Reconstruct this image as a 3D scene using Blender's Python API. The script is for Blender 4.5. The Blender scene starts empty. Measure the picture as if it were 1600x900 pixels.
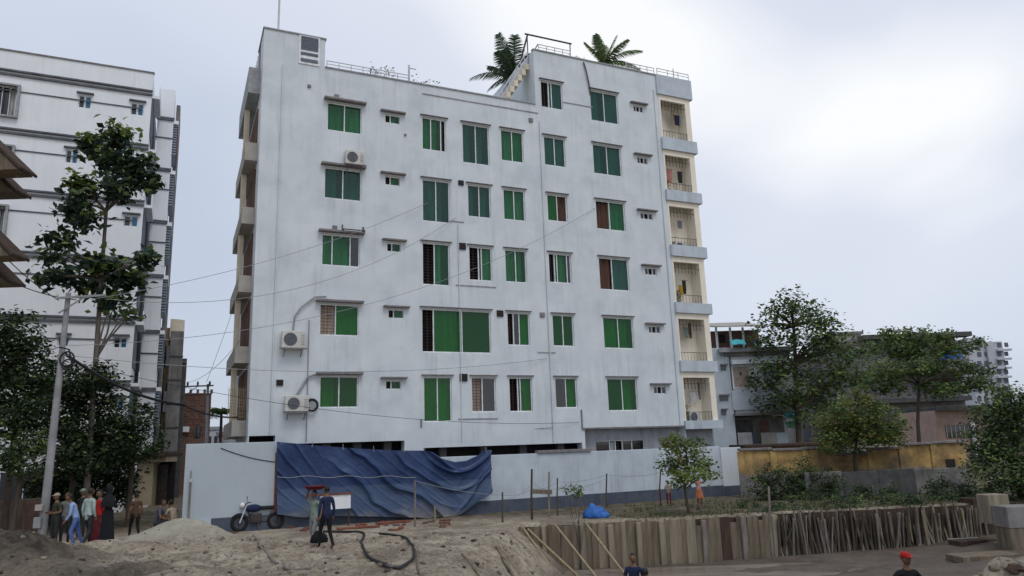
import bpy, math, random
from math import sin, cos, pi, radians, sqrt, exp
from mathutils import Vector, Matrix, noise as mnoise
random.seed(11)
scene = bpy.context.scene
COL = scene.collection

# ------------------------------------------------------------------ camera
CH = 2.65
FPX = 1150.0
PITCH, ROLL, TH = radians(12.154), radians(-1.970), radians(24.625)
R0 = Vector((1, 0, 0)); FW = Vector((0, cos(PITCH), sin(PITCH))); U0 = Vector((0, -sin(PITCH), cos(PITCH)))
CR = cos(ROLL)*R0 + sin(ROLL)*U0
CU = cos(ROLL)*U0 - sin(ROLL)*R0
CAM = Vector((0, 0, CH))
cd = bpy.data.cameras.new('camera'); cam = bpy.data.objects.new('camera', cd); COL.objects.link(cam)
cd.sensor_width = 36; cd.lens = FPX/1600*36; cd.clip_end = 6000; cd.clip_start = 0.1
m = Matrix((CR, CU, -FW)).transposed().to_4x4(); m.translation = CAM
cam.matrix_world = m
scene.camera = cam
scene.render.resolution_x, scene.render.resolution_y = 1024, 576

# ------------------------------------------------------------------ world, sun, exposure
SUN_EL, SUN_AZ = radians(58), radians(148)     # azimuth from +Y towards +X
w = bpy.data.worlds.new('World'); scene.world = w; w.use_nodes = True
nt = w.node_tree; nt.nodes.clear(); L = nt.links.new
def N(t, **k):
    n = nt.nodes.new(t)
    for a, b in k.items(): setattr(n, a, b)
    return n
out = N('ShaderNodeOutputWorld'); bg = N('ShaderNodeBackground'); bg.inputs[1].default_value = 0.1
sky = N('ShaderNodeTexSky', sky_type='NISHITA', sun_disc=False); sky.sun_elevation = SUN_EL; sky.sun_rotation = SUN_AZ
sky.air_density = 1.2; sky.dust_density = 2.5
tc = N('ShaderNodeTexCoord')
mp = N('ShaderNodeMapping'); mp.inputs['Scale'].default_value = (1.0, 1.0, 1.7); mp.inputs['Location'].default_value = (8.0314, 5.1943, 3.2416)
L(tc.outputs['Generated'], mp.inputs[0])
n1 = N('ShaderNodeTexNoise'); n1.inputs['Scale'].default_value = 1.1; n1.inputs['Detail'].default_value = 4; n1.inputs['Roughness'].default_value = 0.4
n1.inputs['Distortion'].default_value = 0.25
L(mp.outputs[0], n1.inputs['Vector'])
cr = N('ShaderNodeValToRGB'); e = cr.color_ramp.elements
e[0].position = 0.37; e[0].color = (5.7, 6.4, 7.7, 1)
e[1].position = 0.73; e[1].color = (10.8, 10.9, 11.0, 1)
x = e.new(0.52); x.color = (7.1, 7.7, 9.0, 1)
x = e.new(0.65); x.color = (7.9, 8.4, 9.5, 1)
L(n1.outputs['Fac'], cr.inputs[0])
mx = N('ShaderNodeMixRGB'); mx.inputs[0].default_value = 0.88
L(sky.outputs[0], mx.inputs[1]); L(cr.outputs[0], mx.inputs[2])
L(mx.outputs[0], bg.inputs[0]); L(bg.outputs[0], out.inputs[0])
sd = bpy.data.lights.new('sun', 'SUN'); sd.energy = 1.0; sd.angle = radians(25); sd.color = (1, 0.965, 0.92)
so = bpy.data.objects.new('sun', sd); COL.objects.link(so)
sdir = Vector((sin(SUN_AZ)*cos(SUN_EL), cos(SUN_AZ)*cos(SUN_EL), sin(SUN_EL)))
so.rotation_euler = sdir.to_track_quat('Z', 'Y').to_euler()
vs = scene.view_settings; vs.view_transform = 'Standard'; vs.look = 'None'; vs.exposure = 0.0; vs.gamma = 1
scene.render.engine = 'CYCLES'

# ------------------------------------------------------------------ pixel helpers (reference picture is 1600 x 900)
def ray(px, py):
    return (FW + CR*((px-800)/FPX) - CU*((py-450)/FPX))
def PY(px, py, Y):
    d = ray(px, py); return CAM + d*(Y/d.y)
def G(px, py, z=0.0):
    d = ray(px, py); return CAM + d*((z-CH)/d.z)
FO = Vector((0, 33.9, 0)); FE = Vector((cos(TH), sin(TH), 0)); FN = Vector((-sin(TH), cos(TH), 0))
def fac(px, py, y=0.0, O=FO):
    "pixel -> (u, z) on the plane parallel to the facade, y metres behind it"
    d = ray(px, py); t = ((O-CAM).dot(FN)+y)/d.dot(FN); p = CAM + d*t
    return (p-O).dot(FE), p.z
def fwd(u, y, z, O=FO):
    return O + FE*u + FN*y + Vector((0, 0, z))

# ------------------------------------------------------------------ mesh helpers
class MB:
    def __init__(s): s.v = []; s.f = []; s.m = []; s.sm = []
    def add(s, vs, fs, mi=0, smooth=False):
        o = len(s.v); s.v += [tuple(v) for v in vs]
        for f in fs: s.f.append(tuple(i+o for i in f)); s.m.append(mi); s.sm.append(smooth)
        return s
    def box(s, x0, x1, y0, y1, z0, z1, mi=0):
        v = [(x0,y0,z0),(x1,y0,z0),(x1,y1,z0),(x0,y1,z0),(x0,y0,z1),(x1,y0,z1),(x1,y1,z1),(x0,y1,z1)]
        return s.add(v, [(0,3,2,1),(4,5,6,7),(0,1,5,4),(1,2,6,5),(2,3,7,6),(3,0,4,7)], mi)
    def bbox(s, x0, x1, y0, y1, z0, z1, b=0.02, mi=0):
        "box with chamfered vertical and top edges"
        pts = [(x0+b,y0),(x1-b,y0),(x1,y0+b),(x1,y1-b),(x1-b,y1),(x0+b,y1),(x0,y1-b),(x0,y0+b)]
        q = [(x0+2*b,y0+b),(x1-2*b,y0+b),(x1-b,y0+2*b),(x1-b,y1-2*b),(x1-2*b,y1-b),(x0+2*b,y1-b),(x0+b,y1-2*b),(x0+b,y0+2*b)]
        v = [(a,c,z0) for a,c in pts]+[(a,c,z1-b) for a,c in pts]+[(a,c,z1) for a,c in q]
        f = [tuple(range(7,-1,-1)), tuple(range(16,24))]
        for k in range(8):
            n = (k+1)%8; f += [(k,n,8+n,8+k),(8+k,8+n,16+n,16+k)]
        return s.add(v, f, mi)
    def beam(s, a, b, wx, wz, mi=0):
        a = Vector(a); b = Vector(b); d = (b-a).normalized()
        up = Vector((0,0,1)) if abs(d.z) < .95 else Vector((0,1,0))
        r = d.cross(up).normalized()*wx/2; t = r.cross(d).normalized()*wz/2
        v = [a-r-t,a+r-t,a+r+t,a-r+t,b-r-t,b+r-t,b+r+t,b-r+t]
        return s.add(v, [(0,1,2,3),(7,6,5,4),(0,4,5,1),(1,5,6,2),(2,6,7,3),(3,7,4,0)], mi)
    def tube(s, pts, rad, n=8, mi=0, caps=True):
        pts = [Vector(p) for p in pts]; k = len(pts)
        if not isinstance(rad, (list, tuple)): rad = [rad]*k
        v = []; ref = None
        for i, p in enumerate(pts):
            d = (pts[min(i+1,k-1)]-pts[max(i-1,0)]).normalized()
            if ref is None: ref = Vector((0,0,1)) if abs(d.z) < .9 else Vector((1,0,0))
            a = d.cross(ref).normalized(); b = a.cross(d).normalized(); ref = b
            v += [p+(a*cos(2*pi*j/n)+b*sin(2*pi*j/n))*rad[i] for j in range(n)]
        f = []
        for i in range(k-1):
            for j in range(n):
                q = (j+1)%n; f.append((i*n+j, i*n+q, (i+1)*n+q, (i+1)*n+j))
        s.add(v, f, mi, True)
        if caps:
            s.add(v[:n], [tuple(range(n-1,-1,-1))], mi); s.add(v[-n:], [tuple(range(n))], mi)
        return s
    def ell(s, c, r, nu=12, nv=8, mi=0, fn=None):
        c = Vector(c); v = []; f = []
        for i in range(nv+1):
            t = pi*i/nv
            for j in range(nu):
                p = Vector((sin(t)*cos(2*pi*j/nu), sin(t)*sin(2*pi*j/nu), cos(t)))
                q = Vector((p.x*r[0], p.y*r[1], p.z*r[2]))
                if fn: q = fn(p, q)
                v.append(c+q)
        for i in range(nv):
            for j in range(nu):
                q = (j+1)%nu; f.append((i*nu+j, (i+1)*nu+j, (i+1)*nu+q, i*nu+q))
        return s.add(v, f, mi, True)
    def grid(s, fn, nu, nv, mi=0, smooth=True):
        v = [fn(i/nu, j/nv) for j in range(nv+1) for i in range(nu+1)]
        f = [(j*(nu+1)+i, j*(nu+1)+i+1, (j+1)*(nu+1)+i+1, (j+1)*(nu+1)+i) for j in range(nv) for i in range(nu)]
        return s.add(v, f, mi, smooth)
    def torus(s, c, R, r, axis='x', n=24, k=8, mi=0):
        v = []
        for i in range(n):
            a = 2*pi*i/n
            for j in range(k):
                b = 2*pi*j/k; q = R+r*cos(b)
                p = (q*cos(a), q*sin(a), r*sin(b))
                if axis == 'x': p = (p[2], p[0], p[1])
                elif axis == 'y': p = (p[0], p[2], p[1])
                v.append((c[0]+p[0], c[1]+p[1], c[2]+p[2]))
        f = [(i*k+j, ((i+1)%n)*k+j, ((i+1)%n)*k+(j+1)%k, i*k+(j+1)%k) for i in range(n) for j in range(k)]
        return s.add(v, f, mi, True)
    def mesh(s, name, mats):
        me = bpy.data.meshes.new(name); me.from_pydata(s.v, [], s.f); me.validate()
        for mt in (mats if isinstance(mats, (list, tuple)) else [mats]): me.materials.append(M[mt])
        if len(me.polygons) == len(s.m):
            me.polygons.foreach_set('material_index', s.m); me.polygons.foreach_set('use_smooth', s.sm)
        me.update(); return me
    def build(s, name, mats, parent=None, loc=None, rz=None):
        return link(name, s.mesh(name, mats), parent, loc, rz)
def link(name, data, parent=None, loc=None, rz=None):
    o = bpy.data.objects.new(name, data); COL.objects.link(o)
    if parent: o.parent = parent
    if loc is not None: o.location = loc
    if rz is not None: o.rotation_euler = (0, 0, rz)
    return o
def tag(o, label, cat, group=None):
    o['label'] = label; o['category'] = cat
    if group: o['group'] = group
    return o
def thing(name, label, cat, loc=(0,0,0), rz=0, group=None):
    return tag(link(name, None, None, loc, rz), label, cat, group)
def structure(o, kind='structure'):
    o['kind'] = kind; return o
def fbm(x, y, z=0, o=4):
    return mnoise.fractal(Vector((x, y, z)), 1.0, 2.0, o)

# ------------------------------------------------------------------ materials
M = {}
def mat(name, col, rough=0.8, col2=None, scale=3.0, detail=4, bump=0.0, bscale=None, stretch=(1,1,1), streak=0.0, streakcol=(.12,.11,.10),
        metal=0, spec=0.3, trans=0.0, ramp=(0.35, 0.65), blotch=0.0, blotchcol=(.2,.2,.2)):
    m = bpy.data.materials.new(name); m.use_nodes = True; nt = m.node_tree; nd = nt.nodes; L = nt.links.new
    b = nd['Principled BSDF']; b.inputs['Roughness'].default_value = rough; b.inputs['Metallic'].default_value = metal
    b.inputs['Specular IOR Level'].default_value = spec
    tc = nd.new('ShaderNodeTexCoord'); mp = nd.new('ShaderNodeMapping'); mp.inputs['Scale'].default_value = stretch
    L(tc.outputs['Object'], mp.inputs[0])
    c = nd.new('ShaderNodeRGB'); c.outputs[0].default_value = (*col, 1); sock = c.outputs[0]
    def noi(sc, det=4, vec=None, rgh=.55):
        n = nd.new('ShaderNodeTexNoise'); n.inputs['Scale'].default_value = sc; n.inputs['Detail'].default_value = det; n.inputs['Roughness'].default_value = rgh
        L(vec or mp.outputs[0], n.inputs['Vector']); return n.outputs['Fac']
    def ramp_(s, a, bb):
        r = nd.new('ShaderNodeMapRange'); r.inputs[1].default_value = a; r.inputs[2].default_value = bb; L(s, r.inputs[0]); return r.outputs[0]
    def mul(s, k):
        q = nd.new('ShaderNodeMath'); q.operation = 'MULTIPLY'; L(s, q.inputs[0]); q.inputs[1].default_value = k; return q.outputs[0]
    def mixc(fac, s, colr):
        x = nd.new('ShaderNodeMixRGB'); L(fac, x.inputs[0]); L(s, x.inputs[1]); x.inputs[2].default_value = (*colr, 1); return x.outputs[0]
    if col2: sock = mixc(ramp_(noi(scale, detail), *ramp), sock, col2)
    if blotch: sock = mixc(mul(ramp_(noi(0.55, 6, tc.outputs['Object'], .65), .52, .72), blotch), sock, blotchcol)
    if streak:
        m2 = nd.new('ShaderNodeMapping'); m2.inputs['Scale'].default_value = (2.6, 2.6, .16); L(tc.outputs['Object'], m2.inputs[0])
        s1 = ramp_(noi(1.6, 7, m2.outputs[0], .66), .47, .70)
        s2 = ramp_(noi(.45, 3, tc.outputs['Object']), .4, .62)
        q = nd.new('ShaderNodeMath'); q.operation = 'MULTIPLY'; L(s1, q.inputs[0]); L(s2, q.inputs[1])
        sock = mixc(mul(q.outputs[0], streak), sock, streakcol)
    L(sock, b.inputs['Base Color'])
    if bump:
        bp = nd.new('ShaderNodeBump'); bp.inputs['Strength'].default_value = bump; bp.inputs['Distance'].default_value = .03
        L(noi(bscale or scale*6, 5), bp.inputs['Height']); L(bp.outputs[0], b.inputs['Normal'])
    if trans:
        t = nd.new('ShaderNodeBsdfTranslucent'); L(sock, t.inputs[0]); ms = nd.new('ShaderNodeMixShader'); ms.inputs[0].default_value = trans
        L(b.outputs[0], ms.inputs[1]); L(t.outputs[0], ms.inputs[2]); L(ms.outputs[0], nd['Material Output'].inputs[0])
    M[name] = m; return m
def glass(name, tint, base, fac=.5, rough=.04):
    m = bpy.data.materials.new(name); m.use_nodes = True; nt = m.node_tree; nd = nt.nodes; L = nt.links.new
    b = nd['Principled BSDF']; b.inputs['Base Color'].default_value = (*base, 1); b.inputs['Roughness'].default_value = rough; b.inputs['Specular IOR Level'].default_value = 1.0
    t = nd.new('ShaderNodeBsdfTransparent'); t.inputs[0].default_value = (*tint, 1)
    ms = nd.new('ShaderNodeMixShader'); ms.inputs[0].default_value = fac
    L(b.outputs[0], ms.inputs[1]); L(t.outputs[0], ms.inputs[2]); L(ms.outputs[0], nd['Material Output'].inputs[0])
    M[name] = m
mat('paint', (.66,.705,.73), .85, (.57,.615,.645), .8, 7, .2, 14, streak=.42, streakcol=(.34,.355,.365), blotch=.45, blotchcol=(.40,.435,.455))
mat('paint_shade', (.42,.42,.44), .9, (.33,.33,.35), 2, 5, .2, 12, streak=.7, streakcol=(.14,.13,.13))  # darker, streakier copy of paint; recess shade is put into its colour
mat('paint_clean', (.43,.485,.515), .8, (.395,.445,.475), .9, 4, .1, 10, streak=.25, streakcol=(.36,.37,.38))
mat('paint_blue', (.52,.585,.635), .85, (.45,.50,.55), 1.5, 5, .1, 10, streak=.6, streakcol=(.24,.25,.27))
mat('plinth', (.055,.072,.105), .8, (.085,.10,.13), 2.5, 5, .2, 12, streak=.5, streakcol=(.15,.14,.13))
mat('cream', (.74,.66,.52), .85, (.66,.58,.45), 2, 5, .1, 12, streak=.4, streakcol=(.25,.22,.17))
mat('cream_pale', (.86,.80,.67), .85, (.80,.73,.60), 2, 5, .1, 12, streak=.3, streakcol=(.4,.36,.28))
mat('ledge', (.165,.15,.155), .9, (.24,.225,.225), 5, 5, .3, 20)
mat('ledge_pale', (.37,.385,.40), .9, (.26,.27,.28), 4, 5, .25, 20)
mat('alu', (.80,.82,.83), .4, (.6,.62,.63), 6, spec=.5)
glass('glass_green', (.52,.84,.63), (.03,.11,.065), .72)
glass('glass_teal', (.48,.74,.67), (.025,.085,.07), .66)
glass('glass_deep', (.24,.82,.34), (.008,.10,.025), .66)
glass('glass_blue', (.12,.42,.62), (.02,.19,.36), .4)
glass('glass_dark', (.1,.12,.14), (.01,.013,.016), .2)
mat('curtain_white', (.66,.68,.66), .9, (.28,.30,.28), 2.4, stretch=(4,1,.3))  # darker stretched noise paints fold shadows into all four curtain colours
mat('curtain_green', (.40,.56,.44), .9, (.14,.26,.18), 2.4, stretch=(4,1,.3))
mat('curtain_brown', (.16,.085,.06), .9, (.09,.045,.03), 3, stretch=(4,1,.5))
mat('curtain_pale', (.45,.36,.30), .9, (.33,.26,.21), 3, stretch=(4,1,.5))
mat('unlit_dark', (.028,.024,.024), .95)  # near-black colour standing in for unlit depth behind openings
mat('grille', (.045,.03,.028), .6, (.09,.06,.05), 8)
mat('iron', (.04,.04,.045), .5, (.09,.065,.05), 8, metal=.4)
mat('steel_white', (.6,.61,.63), .45, (.5,.5,.52), 5)
mat('pipe_grey', (.30,.31,.32), .6, (.22,.23,.24), 4)
mat('black', (.012,.012,.013), .5)
mat('cable', (.02,.02,.022), .6)
mat('cable_pale', (.27,.285,.30), .6)
mat('ac_white', (.62,.61,.57), .5, (.52,.51,.47), 3, streak=.4)
mat('white_paint', (.80,.815,.835), .8, (.75,.765,.785), .7, 5, .1, 10, streak=.22, streakcol=(.36,.36,.37))
mat('band_grey', (.075,.08,.095), .8, (.13,.135,.15), 2, 4)
mat('louvre', (.27,.31,.36), .6, (.20,.235,.28), 2, 4)
mat('slate', (.13,.16,.20), .7, (.09,.11,.14), 2, 4)
mat('brick_red', (.19,.075,.058), .85, (.12,.055,.045), 4, 5, .3)
mat('brick', (.20,.115,.09), .9, (.12,.08,.068), 5, 6, .4, 20, streak=.6, streakcol=(.06,.05,.045))
mat('concrete', (.25,.235,.225), .9, (.14,.13,.125), 1.2, 6, .3, 14, streak=.8, streakcol=(.06,.06,.06), blotch=.5, blotchcol=(.09,.09,.085))
mat('concrete_dark', (.10,.10,.10), .9, (.06,.06,.06), 2, 6, .3, 14, streak=.6)
mat('concrete_pale', (.42,.40,.36), .9, (.31,.29,.26), 1.5, 6, .25, 14, streak=.4)
mat('beige', (.50,.42,.28), .85, (.40,.33,.22), 1.5, 5, .1, 10, streak=.6, streakcol=(.2,.16,.11))
mat('pink', (.46,.33,.28), .85, (.38,.27,.23), 1.5, 5, .1, 10, streak=.6, streakcol=(.18,.13,.11))
mat('far_white', (.48,.50,.54), .9, (.43,.45,.5), .5)
mat('far_dark', (.10,.12,.15), .6)
mat('tin', (.17,.18,.21), .5, (.12,.125,.15), 1.5, 5, metal=.3, streak=.6, streakcol=(.10,.06,.045))
mat('cyan', (.06,.36,.42), .6, (.09,.46,.52), 3)
mat('green_sheet', (.16,.42,.33), .6, (.12,.34,.27), 3)
mat('blue_sheet', (.02,.10,.36), .5, (.035,.15,.46), 4)
mat('timber', (.215,.175,.125), .9, (.115,.092,.066), 2, 6, .5, 18, stretch=(3,3,.5), streak=.5, streakcol=(.05,.04,.03))
mat('timber_pale', (.30,.255,.19), .9, (.18,.15,.11), 2, 6, .4, 18, stretch=(3,3,.4))
mat('timber_dark', (.085,.055,.04), .95, (.045,.032,.025), 3, 6, .5, 18, stretch=(3,3,.5))
mat('bamboo', (.33,.27,.17), .6, (.22,.17,.10), 3, 5, .2, 10, stretch=(3,3,.6))
mat('bamboo_grey', (.24,.21,.18), .75, (.13,.11,.09), 3, 5, .2, 10, stretch=(3,3,.6))
mat('bamboo_dark', (.10,.085,.065), .8, (.055,.046,.036), 3, 5, .2, 10, stretch=(3,3,.6))
mat('pole_conc', (.32,.32,.33), .85, (.22,.22,.225), 2.5, 5, .2, 14, streak=.5)
mat('bark', (.10,.08,.06), .95, (.06,.048,.038), 5, 6, .6, 20, stretch=(2,2,.5))
mat('bark_pale', (.19,.165,.14), .95, (.11,.095,.08), 5, 6, .5, 20, stretch=(2,2,.5))
for nm, c1, c2 in (('leaf_dark', (.032,.062,.026), (.046,.080,.034)), ('leaf_mid', (.075,.12,.042), (.10,.145,.055)), ('leaf_light', (.15,.22,.05), (.20,.26,.07)),
                   ('leaf_blue', (.030,.062,.042), (.046,.082,.056)), ('leaf_yellow', (.13,.13,.03), (.19,.16,.035)), ('leaf_deep', (.010,.022,.011), (.018,.034,.015))):
    mat(nm, c1, .55, c2, 1.3, 3, trans=.36, spec=.35)
mat('grass', (.085,.09,.035), .9, (.13,.115,.055), 2, trans=.2)
mat('skin', (.16,.085,.05), .6, spec=.35)
mat('hair', (.012,.010,.009), .5)
mat('eye', (.01,.01,.01), .3)
for nm, c in (('cloth_blue', (.10,.17,.42)), ('cloth_sky', (.30,.42,.66)), ('cloth_mint', (.38,.47,.44)), ('cloth_red', (.42,.02,.018)), ('cloth_black', (.010,.011,.014)),
              ('cloth_dark', (.03,.032,.034)), ('cloth_olive', (.045,.05,.035)), ('cloth_grey', (.20,.205,.21)), ('cloth_maroon', (.13,.018,.025)), ('cloth_purple', (.085,.08,.115)),
              ('cloth_beige', (.36,.29,.21)), ('cloth_sage', (.22,.28,.23)), ('cloth_pink', (.52,.24,.22)), ('cloth_orange', (.42,.15,.07)), ('cloth_navy', (.018,.028,.075)), ('cloth_brown', (.10,.055,.035)), ('cloth_yellow', (.55,.33,.03)), ('cloth_white', (.55,.55,.56))):
    mat(nm, c, .9, tuple(k*.72 for k in c), 9, 4, .15, 30)
mat('rubber', (.014,.014,.015), .8)
mat('red_earth', (.25,.085,.05), .9, (.16,.062,.04), 4, 5, .4)

# ------------------------------------------------------------------ terrain
def sm(a, b, x):
    t = min(1, max(0, (x-a)/(b-a))); return t*t*(3-2*t)
SA, SB = G(826, 819, 0), G(1515, 786, 0)
SK = (SB.y-SA.y)/(SB.x-SA.x)
def sheet_y(x): return SA.y + SK*(x-SA.x)
def Ledge(y): return SA.x - .75 - (SA.y-y)*.12
def pit_floor(x): return -1.52 + .10*sm(4, 11, x) + .36*sm(12, 19, x)
def gauss(x, y, cx, cy, rx, ry): return exp(-(((x-cx)/rx)**2 + ((y-cy)/ry)**2))
MOUNDS = [(-12.2,18.2,1.5,1.4,1.15), (-9.4,17.2,2.0,.9,.42), (-6.9,15.6,2.2,1.2,.35), (-10.75,24.3,1.35,.8,.78), (-9.3,23.4,1.5,.8,.26), (-12.3,22.2,1.8,1.2,.3), (-8.6,19.5,2.2,1.1,.25), (-4.2,20.6,2.0,1.0,.16), (-3.0,16.3,1.8,1.0,.2), (-15.5,21,1.8,1.5,.5)]
def hgt(x, y, detail=True):
    z = 0.0
    near = sm(26, 22, y)*sm(8, 12, y) if y < 40 else 0
    for cx, cy, rx, ry, a in MOUNDS:
        if abs(x-cx) < 3*rx and abs(y-cy) < 3*ry: z += a*gauss(x, y, cx, cy, rx, ry)
    px_ = sm(Ledge(y), Ledge(y)+2.2, x + .25*fbm(x*.5, y*.5, 3, 2))
    py_ = sm(sheet_y(x)-.02, sheet_y(x)-.22, y)
    pf = sm(11.2, 13.4, y + .5*fbm(x*.8, y*.8, 9, 3))
    pr = sm(24, 18.5, x)
    k = px_*py_*pf*pr
    flo = pit_floor(x) + .07*fbm(x*.45, y*.9, 5, 4)
    if x > 12: flo += .35*sm(13, 18, x)*sm(24, 20, y)
    z = z*(1-k) + flo*k
    if y < 18 and x > 4: z += .30*gauss(x, y, 7.4, 14.3, 1.2, .7)*k
    if y < 15 and x > 4: z += .80*gauss(x, y, 7.4, 11.5, 1.3, .9)*(1+.3*fbm(x*1.8, y*1.8, 6, 3))
    if detail and y < 40 and abs(x) < 30:
        lo = sm(-2, -8, x)*sm(26, 22, y)
        z += (1-k)*(.06+.13*lo)*fbm(x*.7, y*.7, 1, 5)*sm(30, 24, y) + (.016+.035*near)*fbm(x*2.6, y*2.6, 2, 5)*(1-.6*k)
        z += (1-k)*near*(.05*mnoise.hetero_terrain(Vector((x*1.3, y*1.5, 4.2)), .8, 2.1, 5, .3)*sm(4, -2, x)-.02)
        rid = 1-abs(mnoise.noise(Vector((x*.55+.35*y, y*.5, 7.7))))*2
        z += (1-k)*near*.16*max(0, rid-.45)*sm(6, -1, x)
    return z
def axis(lo, hi, st, far):
    a = []; x = lo
    while x < hi: a.append(x); x += st
    b = []; x, d = lo, st
    while x > -far: d *= 1.45; x -= d; b.append(x)
    c = []; x, d = hi, st
    while x < far: c.append(x); d *= 1.45; x += d
    c.append(x); return b[::-1]+a+c
xs = axis(-18, 22, .13, 2500); ys = axis(9.5, 29.5, .12, 2500)
tv = []; gm = []; mm = []; lm = []; dm = []
for y in ys:
    for x in xs:
        tv.append((x, y, hgt(x, y)))
        px_ = sm(Ledge(y)+1.2, Ledge(y)+2.2, x)*sm(sheet_y(x)+.1, sheet_y(x)-.3, y)*sm(11.5, 13.5, y)*sm(24, 19, x)
        mm.append(px_)
        g = sm(sheet_y(x)-.1, sheet_y(x)+.6, y)*sm(1.0, 5.0, x) + sm(27.5, 31, y)
        gm.append(min(1, g)*(1-px_))
        dm.append(min(1, 1.5*gauss(x, y, -12.6, 18.2, 2.1, 1.8)+.8*gauss(x, y, -9.0, 16.6, 1.6, .8)) if y < 40 else 0)
        lm.append(min(1, gauss(x, y, -10.9, 24.2, 1.8, 1.0)*1.3) if y < 40 else 0)
nx = len(xs)
tf = [(j*nx+i, j*nx+i+1, (j+1)*nx+i+1, (j+1)*nx+i) for j in range(len(ys)-1) for i in range(nx-1)]
me = bpy.data.meshes.new('ground'); me.from_pydata(tv, [], tf)
me.polygons.foreach_set('use_smooth', [True]*len(tf))
for nm, arr in (('mud', mm), ('grassy', gm), ('pale', lm), ('soil', dm)):
    a = me.attributes.new(nm, 'FLOAT', 'POINT'); a.data.foreach_set('value', arr)
def ground_mat():
    m = bpy.data.materials.new('earth'); m.use_nodes = True; nt = m.node_tree; nd = nt.nodes; L = nt.links.new; b = nd['Principled BSDF']
    tc = nd.new('ShaderNodeTexCoord')
    def noi(s, d=6, r=.6):
        n = nd.new('ShaderNodeTexNoise'); n.inputs['Scale'].default_value = s; n.inputs['Detail'].default_value = d; n.inputs['Roughness'].default_value = r
        L(tc.outputs['Object'], n.inputs['Vector']); return n.outputs['Fac']
    def mr(s, a, bb):
        r = nd.new('ShaderNodeMapRange'); r.inputs[1].default_value = a; r.inputs[2].default_value = bb; L(s, r.inputs[0]); return r.outputs[0]
    def mix(f, a, c):
        x = nd.new('ShaderNodeMixRGB'); L(f, x.inputs[0])
        for i, q in ((1, a), (2, c)):
            if isinstance(q, tuple): x.inputs[i].default_value = (*q, 1)
            else: L(q, x.inputs[i])
        return x.outputs[0]
    def at(n):
        a = nd.new('ShaderNodeAttribute'); a.attribute_name = n; return a.outputs['Fac']
    sand = mix(mr(noi(.9), .38, .62), (.44,.365,.27), (.60,.52,.405))
    sand = mix(mr(noi(.5, 7, .7), .46, .62), sand, (.25,.20,.15))
    sand = mix(mr(noi(3.2, 6, .7), .50, .62), sand, (.30,.245,.185))
    sand = mix(mr(noi(9, 5, .7), .54, .66), sand, (.13,.104,.078))
    sand = mix(mr(noi(13, 4), .56, .66), sand, (.58,.52,.43))
    sand = mix(at('pale'), sand, mix(mr(noi(4), .35, .65), (.46,.43,.34), (.60,.57,.47)))
    sand = mix(at('soil'), sand, mix(mr(noi(3.5, 6, .7), .42, .6), (.055,.045,.034), (.16,.13,.098)))
    mud = mix(mr(noi(1.1), .4, .62), (.20,.162,.128), (.135,.107,.085))
    gr = mix(mr(noi(2.2), .4, .6), (.085,.08,.042), (.22,.178,.128))
    c = mix(at('mud'), sand, mud); c = mix(at('grassy'), c, gr)
    L(c, b.inputs['Base Color'])
    r = nd.new('ShaderNodeMapRange'); L(at('mud'), r.inputs[0]); r.inputs[3].default_value = .95; r.inputs[4].default_value = .55; L(r.outputs[0], b.inputs['Roughness'])
    bp = nd.new('ShaderNodeBump'); bp.inputs['Strength'].default_value = 1.0; bp.inputs['Distance'].default_value = .12
    bp2 = nd.new('ShaderNodeBump'); bp2.inputs['Strength'].default_value = .7; bp2.inputs['Distance'].default_value = .02
    L(noi(5, 8, .7), bp.inputs['Height']); L(noi(40, 4, .7), bp2.inputs['Height']); L(bp.outputs[0], bp2.inputs['Normal']); L(bp2.outputs[0], b.inputs['Normal'])
    b.inputs['Specular IOR Level'].default_value = .25
    M['earth'] = m
ground_mat(); me.materials.append(M['earth'])
structure(link('ground', me))
# shallow muddy water on the pit floor
def water_mat():
    m = bpy.data.materials.new('muddy_water'); m.use_nodes = True; nt = m.node_tree; nd = nt.nodes; L = nt.links.new; b = nd['Principled BSDF']
    tc = nd.new('ShaderNodeTexCoord'); mp = nd.new('ShaderNodeMapping'); mp.inputs['Scale'].default_value = (.25, 1.6, 1); L(tc.outputs['Object'], mp.inputs[0])
    n = nd.new('ShaderNodeTexNoise'); n.inputs['Scale'].default_value = 1.2; n.inputs['Detail'].default_value = 5; L(mp.outputs[0], n.inputs[0])
    r = nd.new('ShaderNodeValToRGB'); r.color_ramp.elements[0].position = .38; r.color_ramp.elements[0].color = (.17,.138,.112,1); r.color_ramp.elements[1].position = .62; r.color_ramp.elements[1].color = (.25,.21,.172,1)
    L(n.outputs['Fac'], r.inputs[0]); L(r.outputs[0], b.inputs['Base Color'])
    r2 = nd.new('ShaderNodeMapRange'); r2.inputs[3].default_value = .14; r2.inputs[4].default_value = .42; L(n.outputs['Fac'], r2.inputs[0]); L(r2.outputs[0], b.inputs['Roughness'])
    n2 = nd.new('ShaderNodeTexNoise'); n2.inputs['Scale'].default_value = 7; n2.inputs['Detail'].default_value = 4; L(mp.outputs[0], n2.inputs[0])
    bp = nd.new('ShaderNodeBump'); bp.inputs['Strength'].default_value = .25; bp.inputs['Distance'].default_value = .03; L(n2.outputs['Fac'], bp.inputs['Height']); L(bp.outputs[0], b.inputs['Normal'])
    b.inputs['Specular IOR Level'].default_value = .5
    M['muddy_water'] = m
water_mat()
wb = MB(); wb.grid(lambda s, t: (-6+s*21, 12.5+t*13.5, -1.455), 4, 4)
structure(wb.build('muddy_water', 'muddy_water'))

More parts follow.
